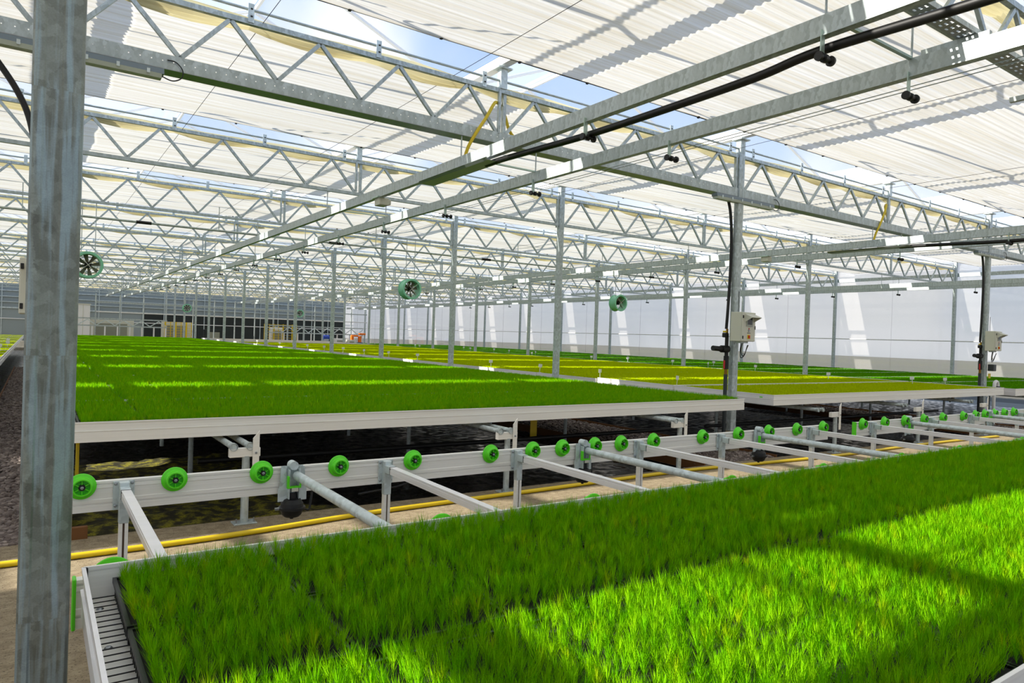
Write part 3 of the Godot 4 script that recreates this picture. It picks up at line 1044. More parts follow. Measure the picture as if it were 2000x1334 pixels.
func benches() -> void:
	# the near table, seen from its corner
	var t := bench("near_table", "aluminium bench table full of seedlings in the foreground", "", 0.12, 9.52, -7.0, -4.865, 0.62)
	for k in 44:
		rod(t, "cross_rod", V(0.135, 0.512, -4.90 - k * 0.047), V(0.42, 0.512, -4.90 - k * 0.047), 0.0022, M.black, 6)
	for k in 5:
		var s := put(t, "screw", lathe("screw", [Vector2(0, 0.006), Vector2(0.008, 0.005), Vector2(0.013, 0.0)], 12), M.steel, Transform3D(Basis(Vector3(1, 0, 0), Vector3(0, 0, -1), Vector3(0, 1, 0)), V(0.165, 0.503, -4.99 - k * 0.35)))
	box(t, "corner_seal", 0.127, 0.575, -4.872, 0.012, 0.09, 0.012, M.rubber, 0.003)
	for q in [0.5, 3.6, 6.7, 9.1]:
		box(t, "cross_member", q, 0.445, -5.93, 0.05, 0.03, 2.1, M.alu)
	# rows of tables
	for k in 22:
		bench("bench_table", "aluminium bench table of the long bench, %s from the roller conveyor" % ORD[k], "tables of the long bench", 0.22, 9.55, BENCH1 + k * PITCH, BENCH1 + k * PITCH + DEPTH, 0.62 if k == 0 else 0.598)
	for k in 22:
		var lab := "aluminium bench table of the yellow-green bench, %s from the roller conveyor" % ORD[k]
		if k >= 17: lab = "bare aluminium bench table at the far end, %s of the empty ones" % ORD[k - 17]
		var b := bench("bench_table", lab, "tables of the second bench", 10.38, 19.72, BENCH2 + k * PITCH, BENCH2 + k * PITCH + DEPTH, 0.66 if k < 2 or k >= 17 else 0.635)
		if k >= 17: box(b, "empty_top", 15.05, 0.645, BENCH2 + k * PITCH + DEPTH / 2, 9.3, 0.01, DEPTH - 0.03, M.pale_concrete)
		if k == 0:
			var sk := box(b, "sticker", 10.371, 0.60, BENCH2 + 0.17, 0.002, 0.05, 0.22, M.white)
			box(sk, "sticker_mark", 10.3695, 0.605, BENCH2 + 0.24, 0.001, 0.018, 0.06, M.green)
	for k in 20:
		bench("bench_table", "aluminium bench table of the bench along the film wall, %s from the roller conveyor" % ORD[k], "tables along the film wall", 20.42, 29.8, BENCH2 + k * PITCH, BENCH2 + k * PITCH + DEPTH, 0.62)
	for k in range(2, 20):
		bench("bench_table", "aluminium bench table beyond the gravel path, %s of its row" % ORD[k - 2], "tables beyond the gravel path", -10.0, -0.73, BENCH1 + k * PITCH, BENCH1 + k * PITCH + DEPTH, 0.62)
	# pipes that carry the tables, with their trestles
	for q in [[0, "long"], [10, "second"], [20, "film wall"]]:
		for j in 3:
			var x: float = q[0] + [1.58, 4.58, 7.58][j]
			var s := thing("pipe_trestle", "galvanised trestle with twin pipe rails under the %s bench, %s from its left end" % [q[1], ORD[j]], "trestle", V(x, FLOOR, -0.95), "pipe trestles under the benches")
			for o in [-0.075, 0.075]:
				rod(s, "pipe_rail", V(x + o, 0.382, -0.98 + (0.28 if q[0] > 0 else 0.0)), V(x + o, 0.382, 49), 0.03, M.galv_light, 12)
				put(s, "pipe_saddle", lathe("saddle", [Vector2(0.033, -0.02), Vector2(0.038, -0.02), Vector2(0.038, 0.02), Vector2(0.033, 0.02), Vector2(0.033, -0.02)], 20), M.galv, at(V(x + o, 0.382, -0.97 + (0.28 if q[0] > 0 else 0.0))))
			box(s, "head_bar", x + 0.03, 0.325, -0.95, 0.28, 0.085, 0.06, M.alu, 0.004)
			rod(s, "leg", V(x + 0.045, FLOOR + 0.01, -0.95), V(x + 0.045, 0.29, -0.95), 0.036, M.galv, 14)
			var fp := box(s, "foot_plate", x + 0.045, FLOOR + 0.006, -0.95, 0.21, 0.014, 0.15, M.galv, 0.003)
			for e in [-0.08, 0.08]:
				rod(fp, "anchor_bolt", V(x + 0.045 + e, FLOOR + 0.01, -0.99), V(x + 0.045 + e, FLOOR + 0.055, -0.99), 0.008, M.steel, 8)
			put(s, "stop_plate", prism("stop", PackedVector2Array([Vector2(-0.03, 0.06), Vector2(0.03, 0.06), Vector2(0.03, 0.53), Vector2(-0.03, 0.46)]), 0.008), M.alu, at(V(x + 0.125, 0, -0.99)))
			box(s, "stop_bolt", x + 0.125, 0.32, -1.0, 0.018, 0.018, 0.012, M.steel)
			for k in 4:
				var a := 1.6 + k * 2.4
				rod(s, "leg", V(x, FLOOR, a), V(x, 0.37, a), 0.03, M.galv, 10)
	# black water main along the benches
	tag(rod(self, "water_main", V(1.5, -0.03, 0.7), V(9.4, -0.03, 0.7), 0.032, M.black, 10), "black water pipe under the front edge of the long bench", "pipe")
	tag(rod(self, "water_main", V(10.4, -0.06, 0.9), V(19.6, -0.06, 0.9), 0.032, M.black, 10), "black water pipe under the front edge of the second bench", "pipe")
	# sticky traps hanging under the long bench
	var trap := thing("sticky_trap", "yellow sticky insect trap hanging under the long bench", "insect trap", V(6.45, 0.45, 1.0))
	box(trap, "card", 6.45, 0.10, 1.0, 0.13, 0.32, 0.006, M.yellow, 0.002)
	rod(trap, "string", V(6.45, 0.25, 1.0), V(6.45, 0.5, 1.0), 0.002, M.black, 5)
	tag(box(self, "marker_post", 0.32, -0.02, 0.3, 0.03, 0.66, 0.03, M.yellow, 0.003), "yellow marker stake under the long bench beside the foreground post", "marker stake")


# ------------------------------------------------------------------ roller conveyors
func wheel(t: Node3D, x: float, y: float, a: float, towards: float) -> void:
	var face := Basis.IDENTITY if towards > 0 else Basis(Vector3.UP, PI)
	var p := V(x, y, a)
	var body := lathe("wheel", [Vector2(0.074, 0.0), Vector2(0.077, 0.004), Vector2(0.076, 0.010), Vector2(0.062, 0.016), Vector2(0.056, 0.022), Vector2(0.053, 0.052), Vector2(0.050, 0.056), Vector2(0.043, 0.056), Vector2(0.043, 0.030)], 36)
	var w := put(t, "wheel", body, M.green, Transform3D(face, p))
	put(w, "web", lathe("wheel_web", [Vector2(0.0, 0.030), Vector2(0.044, 0.030)], 28), M.green_deep, Transform3D(face, p))
	put(w, "back_face", lathe("wheel_back", [Vector2(0.074, 0.0), Vector2(0.0, 0.0)], 28), M.green, Transform3D(face, p))
	var sp := MB.new()
	for k in 6:
		var th := TAU * k / 6 + PI / 6
		var d := Vector3(cos(th), sin(th), 0)
		var e := Vector3(-sin(th), cos(th), 0) * 0.0022
		for s in [[0.049, 1.0]]:
			var i := d * 0.016
			var o := d * 0.045
			var z0 := Vector3(0, 0, 0.030)
			var z1 := Vector3(0, 0, 0.047)
			sp.quad(i - e + z1, i + e + z1, o + e + z1, o - e + z1, Vector3(0, 0, 1))
			sp.quad(i - e + z0, o - e + z0, o - e + z1, i - e + z1, -e)
			sp.quad(i + e + z0, o + e + z0, o + e + z1, i + e + z1, e)
	if not meshes.has("spokes"): meshes["spokes"] = sp.mesh()
	put(w, "spokes", meshes["spokes"], M.green, Transform3D(face, p))
	put(w, "bearing", lathe("bearing", [Vector2(0.018, 0.030), Vector2(0.018, 0.050), Vector2(0.0, 0.050)], 20), M.black, Transform3D(face, p))
	put(w, "bolt", lathe("wheel_bolt", [Vector2(0.009, 0.05), Vector2(0.009, 0.057), Vector2(0.006, 0.059), Vector2(0.0, 0.059)], 12), M.steel, Transform3D(face, p))


func rail_outline() -> PackedVector2Array:   # x towards the camera, y from the rail's foot; 0.18 tall
	return PackedVector2Array([Vector2(-0.022, 0.0), Vector2(0.022, 0.0), Vector2(0.022, 0.038), Vector2(0.012, 0.040), Vector2(0.012, 0.048), Vector2(0.022, 0.050), Vector2(0.022, 0.072), Vector2(0.018, 0.075), Vector2(0.018, 0.135), Vector2(0.022, 0.138), Vector2(0.022, 0.156), Vector2(0.012, 0.158), Vector2(0.012, 0.166), Vector2(0.022, 0.168), Vector2(0.022, 0.18), Vector2(-0.022, 0.18)])


func conveyor(xa: float, xb: float, wheels: Array, legs: Array, lifts: Array, w: String, cap_left: bool) -> void:
	var foot := 0.372
	for far in [true, false]:
		var a := -2.95 if far else -4.77
		var t := thing("roller_conveyor", "roller rail with green wheels, %s, %s" % [w, "on the bench side" if far else "by the near table"], "roller rail", V((xa + xb) / 2, foot, a), "roller rails")
		put(t, "rail", prism("rail%.2f" % (xb - xa), rail_outline(), xb - xa), M.alu, Transform3D(ALONG_X, V((xa + xb) / 2, foot, a)))
		if cap_left: box(t, "end_cap", xa - 0.008, foot + 0.09, a, 0.016, 0.19, 0.055, M.green, 0.003)
		if not far: box(t, "end_cap", xa - 0.004, foot + 0.09, a, 0.012, 0.19, 0.055, M.green, 0.003)
		var xs: Array = wheels if far else [xa + 0.12, xa + 1.55, xa + 2.55, xa + 3.8, xa + 4.9, xa + 6.1, xa + 7.2]
		for x in xs:
			wheel(t, x, 0.531, a - 0.022 if far else a + 0.022, 1.0 if far else -1.0)
		if far:
			for x in legs:
				var br := box(t, "leg_bracket", x, foot + 0.088, a - 0.028, 0.115, 0.175, 0.008, M.galv_light, 0.002)
				for e in [[-0.044, 0.072], [0.044, 0.072], [-0.044, -0.062], [0.044, -0.062]]:
					put(br, "bolt", lathe("bolt", [Vector2(0.010, 0.0), Vector2(0.009, 0.006), Vector2(0.005, 0.009), Vector2(0.0, 0.009)], 10), M.steel, at(V(x + e[0], foot + 0.088 + e[1], a - 0.032)))
				box(t, "bracket_channel", x, foot + 0.05, a - 0.055, 0.056, 0.25, 0.05, M.galv_light, 0.004)
				box(t, "bracket_socket", x, foot + 0.118, a - 0.11, 0.056, 0.06, 0.10, M.galv_light, 0.004)
				for e in [-0.0155, 0.0155]:
					box(t, "leg", x + e, (FLOOR + foot) / 2, a - 0.055, 0.019, foot - FLOOR, 0.042, M.alu)
				box(t, "leg_core", x, (FLOOR + foot) / 2, a - 0.05, 0.014, foot - FLOOR, 0.03, plain(Color(0.34, 0.26, 0.19), 0.7))
		else:
			for x in legs:
				box(t, "leg", x, (FLOOR + foot) / 2, a, 0.045, foot - FLOOR, 0.045, M.alu)
	var k := 0
	for x in legs:
		var t := thing("tie_beam", "square aluminium conveyor tie beam, %s, %s from the left" % [w, ORD[k]], "tie beam", V(x, foot, -3.9), "square tie beams of the conveyor")
		put(t, "beam", prism("tie", PackedVector2Array([Vector2(-0.025, -0.026), Vector2(0.025, -0.026), Vector2(0.025, 0.008), Vector2(0.021, 0.010), Vector2(0.021, 0.015), Vector2(0.025, 0.017), Vector2(0.025, 0.026), Vector2(-0.025, 0.026), Vector2(-0.025, 0.017), Vector2(-0.021, 0.015), Vector2(-0.021, 0.010), Vector2(-0.025, 0.008)]), 1.64), M.alu_bright, at(V(x, foot + 0.118, -3.92)))
		box(t, "sleeve_seal", x, foot + 0.118, -3.107, 0.054, 0.056, 0.008, M.black)
		k += 1
	k = 0
	for x in lifts:
		var t := thing("lift_tube", "round galvanised conveyor lift tube, %s, %s from the left" % [w, ORD[k]], "lift tube", V(x, foot, -3.9), "lift tubes of the conveyor")
		rod(t, "tube", V(x + 0.02, foot + 0.125, -3.03), V(x + 0.02, foot + 0.125, -4.74), 0.031, M.galv_light, 20)
		for e in [-0.055, 0.055]:
			put(t, "cheek_plate", prism("cheek", PackedVector2Array([Vector2(-0.035, -0.02), Vector2(0.035, -0.02), Vector2(0.035, 0.06), Vector2(0.024, 0.09), Vector2(0.018, 0.215), Vector2(-0.018, 0.215), Vector2(-0.024, 0.09), Vector2(-0.035, 0.06)]), 0.006), M.galv_light, at(V(x + e * 1.15, foot - 0.03, -2.998)))
			box(t, "cheek_flange", x + e * 0.62, foot + 0.07, -3.02, 0.005, 0.2, 0.05, M.galv_light)
		box(t, "back_plate", x, foot + 0.09, -2.982, 0.15, 0.2, 0.006, M.galv_light)
		rod(t, "top_roll", V(x, foot + 0.195, -2.96), V(x, foot + 0.195, -3.03), 0.03, M.galv_light, 16)
		for e in [-0.045, 0.035]:
			box(t, "green_block", x + e + 0.005, foot + 0.085, -3.032, 0.014, 0.085, 0.03, M.green, 0.002)
		box(t, "green_block", x, foot + 0.05, -3.032, 0.09, 0.014, 0.03, M.green, 0.002)
		box(t, "white_tab", x + 0.004, foot + 0.033, -3.045, 0.045, 0.025, 0.006, M.cream)
		var bel := lathe("bellow", [Vector2(0.03, 0.04), Vector2(0.034, 0.0), Vector2(0.055, -0.008), Vector2(0.074, -0.035), Vector2(0.078, -0.058), Vector2(0.090, -0.062), Vector2(0.090, -0.076), Vector2(0.076, -0.080), Vector2(0.066, -0.112), Vector2(0.050, -0.128), Vector2(0.012, -0.130), Vector2(0.012, -0.145), Vector2(0.0, -0.145)], 26)
		var air := put(t, "air_bellow", bel, M.black, Transform3D(Basis(Vector3(1, 0, 0), Vector3(0, 0, -1), Vector3(0, 1, 0)), V(x, foot - 0.03, -3.0)))
		box(air, "clamp_lug", x - 0.1, foot - 0.098, -3.0, 0.03, 0.014, 0.02, M.steel)
		var al := []
		for q in [[0.09, -0.12, -2.99], [0.13, -0.13, -2.97], [0.15, -0.06, -2.95], [0.17, 0.02, -2.93], [0.2, 0.05, -2.92]]: al.append(V(x + q[0], foot + q[1], q[2]))
		hose(t, "air_line", al, 0.008, M.black, 8)
		k += 1


func conveyors() -> void:
	conveyor(0.10, 8.02, [0.2, 0.7, 1.235, 1.775, 2.365, 3.075, 3.505, 3.83, 4.21, 4.54, 4.97, 5.69, 6.27, 6.81, 7.35, 7.89], [0.42, 2.14, 3.34, 4.77, 5.98, 7.63], [1.44, 4.06, 6.62], "first length", false)
	conveyor(8.66, 16.9, [8.79, 9.33, 9.87, 10.41, 10.98, 11.64, 12.06, 12.39, 12.75, 13.12, 13.5, 14.1, 14.7, 15.3, 16.0, 16.6], [9.03, 10.6, 11.9, 13.6, 14.6, 16.1], [9.95, 12.55, 15.2], "second length past the green cap", true)
	var h := []
	for q in [[-3.0, -1.35], [-0.21, -1.40], [0.31, -1.42], [1.45, -1.39], [2.88, -1.22], [5.04, -1.14], [7.65, -1.05], [9.31, -1.15], [11.28, -1.25], [14.3, -1.2], [17.5, -1.3]]: h.append(V(q[0], FLOOR + 0.026, q[1]))
	tag(hose(self, "floor_hose", h, 0.024, M.yellow, 12), "long yellow hose lying on the concrete behind the roller rail", "hose")
	var cb := []
	for q in [[1.95, 0.30, -2.93], [2.3, 0.33, -2.92], [2.6, 0.40, -2.92], [3.2, 0.37, -2.92]]: cb.append(V(q[0], q[1], q[2]))
	tag(hose(self, "sensor_cable", cb, 0.008, M.black, 6), "thin black sensor cable behind the first roller rail", "cable")
	tag(box(self, "timber_offcut", 0.28, FLOOR + 0.05, -0.83, 0.16, 0.11, 0.05, M.wood, 0.004), "short brown timber offcut lying behind the foreground post", "timber")


# ------------------------------------------------------------------ control boxes and valves
func control(x: float, label: String, kind: int) -> void:
	var t := thing("control_box", "pale grey control box with hooded display %s" % label, "control box", V(x, 1.56, -0.16), "control boxes on posts")
	box(t, "cabinet", x - 0.04, 1.81, -0.19, 0.36, 0.50, 0.22, M.cream, 0.008)
	var dr := box(t, "door", x - 0.04, 1.81, -0.312, 0.35, 0.49, 0.024, M.cream, 0.006)
	for y in [1.63, 1.98]:
		box(dr, "latch", x - 0.20, y, -0.328, 0.025, 0.05, 0.012, M.black, 0.003)
	box(dr, "hinge", x + 0.125, 1.80, -0.326, 0.02, 0.06, 0.012, M.black, 0.003)
	box(dr, "display_frame", x - 0.03, 1.90, -0.329, 0.17, 0.17, 0.014, plain(Color(0.62, 0.64, 0.60), 0.4), 0.003)
	box(dr, "display", x - 0.03, 1.905, -0.337, 0.115, 0.115, 0.004, M.dark_screen)
	put(dr, "hood", prism("hood", PackedVector2Array([Vector2(0.0, 0.0), Vector2(0.15, -0.055), Vector2(0.15, -0.048), Vector2(0.0, 0.01)]), 0.25), M.cream, Transform3D(ALONG_X, V(x - 0.03, 2.02, -0.324)))
	for e in [-0.155, 0.095]:
		put(dr, "hood_cheek", prism("hoodcheek", PackedVector2Array([Vector2(0.0, 0.0), Vector2(0.15, -0.055), Vector2(0.0, -0.13)]), 0.004), M.cream, Transform3D(ALONG_X, V(x + e, 2.02, -0.324)))
	put(dr, "key_switch", lathe("keysw", [Vector2(0.022, 0), Vector2(0.02, 0.012), Vector2(0.0, 0.012)], 16), M.steel, at(V(x - 0.04, 1.745, -0.325)))
	box(dr, "red_tag", x - 0.04, 1.775, -0.328, 0.016, 0.03, 0.006, M.red)
	box(dr, "caption", x - 0.04, 1.705, -0.3255, 0.09, 0.010, 0.002, M.black)
	box(dr, "switch_plate", x - 0.04, 1.64, -0.327, 0.075, 0.075, 0.008, M.yellow, 0.002)
	box(dr, "main_switch", x - 0.045, 1.64, -0.34, 0.03, 0.05, 0.025, M.red, 0.004)
	box(t, "gland_plate", x - 0.04, 1.545, -0.19, 0.2, 0.03, 0.1, M.galv)
	rod(t, "aerial", V(x - 0.08, 2.06, -0.13), V(x - 0.08, 2.42, -0.13), 0.006, M.black, 6)
	for j in 3:
		var c := []
		for q in [[0.03 + j * 0.03, 1.53, -0.2], [0.02 + j * 0.02, 1.40, -0.19], [0.06 + j * 0.05, 1.28 + 0.03 * j, -0.18], [0.13 + j * 0.02, 1.33 + 0.04 * j, -0.2], [0.15 + j * 0.012, 1.5, -0.24]]: c.append(V(x + q[0] - 0.1, q[1], q[2]))
		hose(t, "looped_cable", c, 0.007, M.black if j < 2 else M.cream, 6)
	if kind == 0:
		var hs := []
		for q in [[-0.62, 4.02], [-0.5, 3.97], [-0.38, 3.82], [-0.24, 3.6], [-0.14, 3.35], [-0.09, 3.0], [-0.08, 2.5]]: hs.append(V(q[0], q[1], 0.075))
		tag(hose(self, "riser_hose", hs, 0.028, M.rubber, 10), "thick black hose bending up behind the foreground post", "hose")
		return
	# valve and filter set on the left of the post
	var p := thing("valve_set", "black filter and red-handled valve on the riser pipe %s" % label, "valve set", V(x - 0.14, 0.0, -0.12), "valve sets on posts")
	var px := x - 0.16
	var pa := 0.03
	rod(p, "lower_riser", V(px, -0.2, pa), V(px, 0.98, pa), 0.034, plain(Color(0.16, 0.19, 0.20), 0.5), 14)
	rod(p, "brass_union", V(px, 0.98, pa), V(px, 1.07, pa), 0.028, M.brass, 12)
	rod(p, "valve_body", V(px, 1.07, pa), V(px, 1.30, pa), 0.045, M.black, 14)
	box(p, "valve_handle", px - 0.075, 1.15, pa - 0.02, 0.04, 0.15, 0.02, M.red, 0.008)
	rod(p, "tee", V(px, 1.30, pa), V(px, 1.66, pa), 0.032, M.black, 12)
	rod(p, "filter_neck", V(px - 0.14, 1.42, pa), V(px + 0.03, 1.42, pa), 0.062, M.black, 16)
	rod(p, "filter_cup", V(px - 0.36, 1.43, pa), V(px - 0.14, 1.42, pa), 0.044, M.black, 16)
	box(p, "solenoid", px - 0.04, 1.66, pa, 0.1, 0.08, 0.08, M.black, 0.012)
	box(p, "solenoid_cap", px - 0.06, 1.72, pa, 0.06, 0.03, 0.05, M.yellow, 0.006)
	rod(p, "brass_nipple", V(px, 1.68, pa), V(px, 1.77, pa), 0.02, M.brass, 10)
	var up := []
	for q in [[0.0, 1.77], [0.03, 2.2], [0.055, 2.8], [0.05, 3.4], [0.0, 3.8], [-0.07, 4.0], [-0.12, 4.08]]: up.append(V(px + q[0], q[1], pa + 0.02))
	hose(p, "upper_hose", up, 0.026, M.black, 10)
	if kind == 2:
		var w := thing("drain_pipe", "white plastic drain pipe with orange valve beside the second control box", "pipe", V(x + 0.25, 0, -0.2))
		var c := []
		for q in [[0.12, -0.3], [0.12, 0.2], [0.12, 0.55], [0.13, 0.72], [0.20, 0.78], [0.29, 0.76], [0.33, 0.68], [0.33, 0.5]]: c.append(V(x + q[0], q[1], -0.2))
		hose(w, "bend", c, 0.04, M.white, 14)
		rod(w, "valve", V(x + 0.33, 0.52, -0.2), V(x + 0.33, 0.66, -0.2), 0.058, plain(Color(0.14, 0.16, 0.18), 0.5), 14)
		box(w, "valve_lever", x + 0.24, 0.59, -0.26, 0.16, 0.03, 0.03, M.orange, 0.006)
		var j := box(t, "junction_box", x + 0.10, 1.13, -0.14, 0.16, 0.17, 0.14, plain(Color(0.2, 0.22, 0.23), 0.5), 0.01)
		box(p, "yellow_sleeve", x + 0.07, 0.92, -0.1, 0.10, 0.12, 0.02, M.yellow)


# ------------------------------------------------------------------ labels on sticks
func plant_labels() -> void:
	var spots := []
	for k in 15: spots.append([10.47, 0.655, 1.70 + 2.28 * k, 0, k])
	for q in [[20.55, 7.25], [20.5, 9.25], [20.6, 11.1], [20.6, 13.6], [21.2, 14.2], [19.6, 14.8], [22.2, 10.4], [19.6, 19.1], [21.2, 21.0], [20.9, 23.0], [21.5, 25.4], [20.9, 27.0], [20.6, 28.6], [21.8, 29.3], [19.6, 31.0], [20.7, 33.8], [19.6, 36.8], [20.5, 40.0]]: spots.append([q[0], 0.63, q[1], 1, 0])
	for q in [[17.8, 2.9], [18.65, 1.1], [19.35, 0.62]]: spots.append([q[0], 0.64, q[1], 2, 0])
	for q in [[-0.85, 14.0], [-0.9, 17.0], [-0.85, 21.0], [-0.95, 25.0]]: spots.append([q[0], 0.62, q[1], 3, 0])
	rng.seed = 9
	var cnt := [0, 0, 0, 0]
	for s in spots:
		var line: int = s[3]
		var lab: String = ["white plant label on a stick beside the long bench, %s from the control box", "white plant label in the dark green bench by the film wall, %s of its line", "white plant label in the front yellow-green trays, %s from the middle", "white plant label on the bench beyond the gravel path, %s of four"][line] % ORD[cnt[line]]
		cnt[line] += 1
		var t := thing("plant_label", lab, "plant label", V(s[0], s[1], s[2]), "white plant labels")
		var turn := Basis(Vector3.UP, rng.randf_range(-0.7, 0.3)) * Basis(Vector3.BACK, rng.randf_range(-0.12, 0.12))
		var o := V(s[0], s[1], s[2])
		put(t, "stick", box_mesh(Vector3(0.014, 0.14, 0.003)), M.white, Transform3D(turn, o + turn * Vector3(0, 0.05, 0)))
		put(t, "card", box_mesh(Vector3(0.108, 0.08, 0.003), 0.001), M.white, Transform3D(turn, o + turn * Vector3(0, 0.15, 0)))


# ------------------------------------------------------------------ gravel
func gravel() -> void:
	var ico := MB.new()
	var t := (1.0 + sqrt(5.0)) / 2.0
	var vs := [Vector3(-1, t, 0), Vector3(1, t, 0), Vector3(-1, -t, 0), Vector3(1, -t, 0), Vector3(0, -1, t), Vector3(0, 1, t), Vector3(0, -1, -t), Vector3(0, 1, -t), Vector3(t, 0, -1), Vector3(t, 0, 1), Vector3(-t, 0, -1), Vector3(-t, 0, 1)]
	rng.seed = 5
	for i in 12: vs[i] = vs[i].normalized() * rng.randf_range(0.75, 1.15)
	for f in [[0, 11, 5], [0, 5, 1], [0, 1, 7], [0, 7, 10], [0, 10, 11], [1, 5, 9], [5, 11, 4], [11, 10, 2], [10, 7, 6], [7, 1, 8], [3, 9, 4], [3, 4, 2], [3, 2, 6], [3, 6, 8], [3, 8, 9], [4, 9, 5], [2, 4, 11], [6, 2, 10], [8, 6, 7], [9, 8, 1]]:
		ico.flat(vs[f[0]], vs[f[1]], vs[f[2]], vs[f[0]] + vs[f[1]] + vs[f[2]])
	var st := ico.mesh()
	for q in [[-0.72, 0.22, -0.8, 26.0, 520.0, "beside the foreground post"], [8.4, 10.15, -0.8, 9.0, 420.0, "between the first two benches"], [18.4, 20.5, -0.8, 7.0, 260.0, "beside the second control box post"]]:
		var cnt := int((q[1] - q[0]) * (q[3] - q[2]) * q[4])
		var bed := structure("floor", V((q[0] + q[1]) / 2, -0.4, q[2]))
		box(bed, "gravel_bed", (q[0] + q[1]) / 2, -0.40, (q[2] + q[3]) / 2, q[1] - q[0], 0.06, q[3] - q[2], plain(Color(0.16, 0.13, 0.11), 0.95))
		for x in [q[0] - 0.02, q[1] + 0.02]:
			box(bed, "edging_board", x, -0.38, (q[2] + q[3]) / 2, 0.025, 0.14, q[3] - q[2], M.wood)
		var mm := MultiMesh.new()
		mm.transform_format = MultiMesh.TRANSFORM_3D
		mm.use_colors = true
		mm.mesh = st
		mm.instance_count = cnt
		var o := MultiMeshInstance3D.new()
		for i in cnt:
			var u := rng.randf()
			var a: float = lerpf(q[2] + 0.02, q[3], u * u * 0.6 + u * 0.4)
			var s := rng.randf_range(0.016, 0.036)
			var b := Basis.from_euler(Vector3(rng.randf() * TAU, rng.randf() * TAU, rng.randf() * TAU)).scaled(Vector3(s * 1.2, s * 0.75, s))
			mm.set_instance_transform(i, Transform3D(b, V(rng.randf_range(q[0], q[1]), -0.368 + rng.randf() * 0.02, a)))
			var g := rng.randf()
			mm.set_instance_color(i, Color(0.10, 0.075, 0.065).lerp(Color(0.30, 0.25, 0.22), g * g))
		o.name = numbered("gravel")
		o.multimesh = mm
		o.material_override = M.stone
		add_child(o)
		tag(o, "brown-grey gravel stones %s" % q[5], "gravel", "", "stuff")


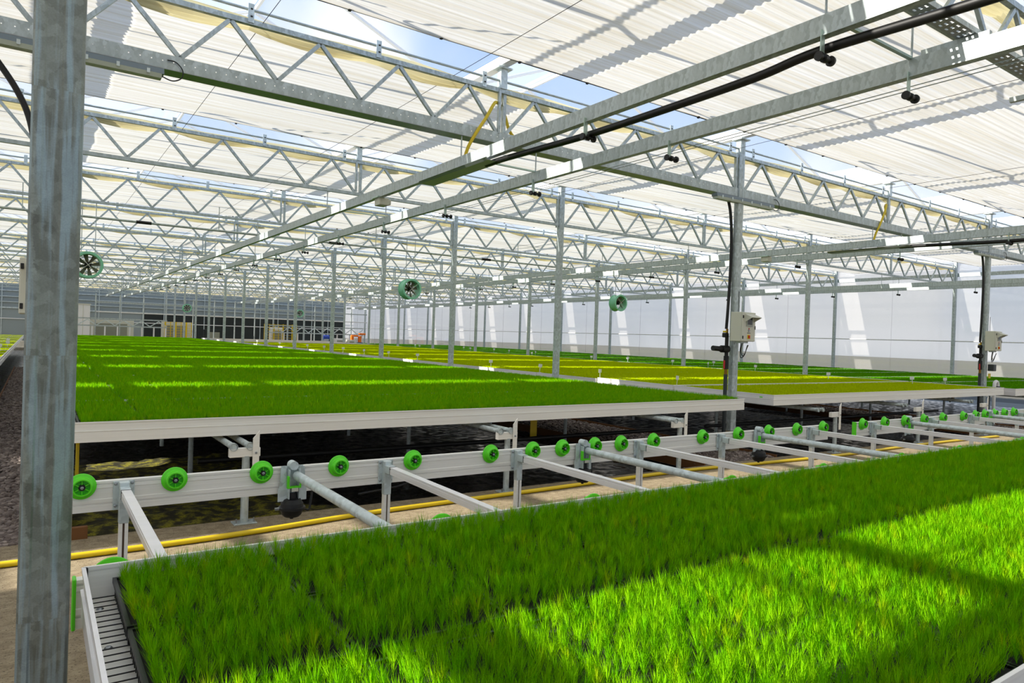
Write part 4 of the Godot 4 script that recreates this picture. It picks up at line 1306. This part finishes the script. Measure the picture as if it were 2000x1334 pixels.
# ------------------------------------------------------------------ machinery at the far end
func far_end() -> void:
	var cs := thing("cold_store", "tall pale panelled cold store at the far left end", "cold store", V(1.5, FLOOR, 63))
	box(cs, "walls", 1.6, 1.35, 63.0, 4.0, 3.4, 5, M.white)
	box(cs, "roof_edge", 1.6, 3.08, 63.0, 4.1, 0.08, 5.1, M.cream)
	for x in [0.6, 1.9, 3.1]: box(cs, "panel_joint", x, 1.35, 60.49, 0.04, 3.4, 0.02, M.cream)
	for g in [[2.6, 9.0, 57.0, 1.32, 1.9, "beyond the long bench", 0], [18.4, 28.0, 60.6, 1.2, 1.86, "beyond the yellow-green bench", 1]]:
		var t := thing("gantry_beam", "lattice gantry beam on legs %s" % g[5], "gantry", V((g[0] + g[1]) / 2, FLOOR, g[2]), "gantries at the far end")
		for y in [g[3], g[4]]:
			box(t, "chord", (g[0] + g[1]) / 2, y, g[2], g[1] - g[0], 0.10, 0.1, M.galv)
		var k := int((g[1] - g[0]) / 0.62)
		for i in k:
			var xa: float = g[0] + (g[1] - g[0]) * i / k
			var xb: float = g[0] + (g[1] - g[0]) * (i + 1) / k
			var yu: float = g[4] - 0.1
			var yl: float = g[3] + 0.05
			bar(t, "lattice", V(xa, yl if i % 2 == 0 else yu, g[2]), V(xb, yu if i % 2 == 0 else yl, g[2]), 0.07, 0.06, M.galv_light)
		for i in 8:
			var x: float = lerpf(g[0] + 0.1, g[1] - 0.1, i / 7.0)
			box(t, "leg", x, (FLOOR + g[3]) / 2, g[2], 0.10, g[3] - FLOOR, 0.1, M.white)
	for f in [[9.35, 11.5, 60.5, 1.85, "beside the lattice gantry"], [18.1, 21.2, 61.0, 2.0, "behind the second gantry"]]:
		var t := thing("safety_fence", "yellow framed safety fence %s" % f[4], "fence", V((f[0] + f[1]) / 2, FLOOR, f[2]), "yellow safety fences")
		var n := int((f[1] - f[0]) / 0.42)
		for i in n + 1:
			box(t, "upright", f[0] + (f[1] - f[0]) * i / n, (FLOOR + f[3]) / 2, f[2], 0.12 if i % 2 == 0 else 0.05, f[3] - FLOOR, 0.05, M.yellow)
		for i in 9:
			box(t, "wire_rail", (f[0] + f[1]) / 2, FLOOR + 0.25 + (f[3] - FLOOR - 0.3) * i / 8.0, f[2], f[1] - f[0], 0.03, 0.03, M.yellow)
	var cabs := [[10.4, 61.5, 2.4, 2.2, M.cream, "wide cream machine cabinet behind the yellow fence"], [19.6, 62.5, 1.2, 2.0, M.white, "white machine cabinet behind the second yellow fence"], [24.5, 58.2, 0.9, 1.15, M.white, "white machine cabinet under the far gantry"], [25.7, 58.2, 0.65, 1.05, M.cream, "narrow cream cabinet under the far gantry"], [5.6, 66.0, 3.6, 2.2, M.cream, "cream machine housing beyond the long bench"], [14.4, 66.0, 1.6, 1.6, M.teal, "dark machine housing before the dark end wall"]]
	for c in cabs:
		var t := thing("machine_cabinet", c[5], "cabinet", V(c[0], FLOOR, c[1]), "machine cabinets at the far end")
		box(t, "housing", c[0], FLOOR + c[3] / 2, c[1], c[2], c[3], 0.8, c[4], 0.02)
		box(t, "panel", c[0], FLOOR + c[3] * 0.6, c[1] - 0.41, c[2] * 0.7, c[3] * 0.5, 0.02, plain(Color(0.55, 0.56, 0.5), 0.5))
		box(t, "plinth", c[0], FLOOR + 0.05, c[1] - 0.02, c[2] + 0.03, 0.1, 0.84, M.black)
	var bp := thing("blue_pump", "blue pump motor under the far gantry", "pump", V(23.3, FLOOR, 58.5))
	rod(bp, "motor", V(23.0, 0.85, 58.5), V(23.6, 0.85, 58.5), 0.24, M.blue, 16)
	box(bp, "stand", 23.3, 0.2, 58.5, 0.5, 1.1, 0.4, M.galv)
	for q in [[26.2, 1.0, "narrow"], [27.0, 1.2, "tall"]]:
		var t := thing("robot_arm", "%s orange machine arm under the far gantry" % q[2], "machine", V(q[0], FLOOR, 59.0), "orange machines at the far end")
		box(t, "base", q[0], FLOOR + 0.4, 59, 0.5, 0.8, 0.5, M.blue, 0.02)
		box(t, "column", q[0], FLOOR + 1.1, 59, 0.28, 0.7, 0.3, M.orange, 0.02)
		box(t, "arm", q[0] + 0.25, FLOOR + q[1] + 0.45, 59, 0.7, 0.18, 0.2, M.orange, 0.02)
	for x in [4.2, 6.1, 8.0, 12.2, 14.1, 16.0, 17.9, 22.0, 24.0, 26.0, 28.0]:
		tag(box(self, "partition_post", x, 1.9, 64.0, 0.09, 4.5, 0.09, M.galv), "pale upright of the far partition, %s from its left end" % ORD[[4.2, 6.1, 8.0, 12.2, 14.1, 16.0, 17.9, 22.0, 24.0, 26.0, 28.0].find(x)], "upright", "uprights of the far partition")
	tag(box(self, "partition_rail", 17, 2.55, 64.0, 25.6, 0.09, 0.07, M.white), "long pale rail of the far partition", "rail")
	tag(box(self, "partition_rail", 17, 3.4, 64.0, 25.6, 0.10, 0.08, M.galv), "upper grey rail of the far partition", "rail")


func _ready() -> void:
	sky_and_sun()
	materials()
	shell()
	posts()
	trusses()
	screens()
	rails()
	lamps()
	fans()
	benches()
	conveyors()
	plants()
	control(0.04, "behind the foreground post", 0)
	control(10.0, "on the post between the first benches", 1)
	control(20.0, "on the post near the film wall", 2)
	plant_labels()
	gravel()
	far_end()
	for o in find_children("*", "GeometryInstance3D", true, false):
		(o as GeometryInstance3D).cast_shadow = GeometryInstance3D.SHADOW_CASTING_SETTING_ON
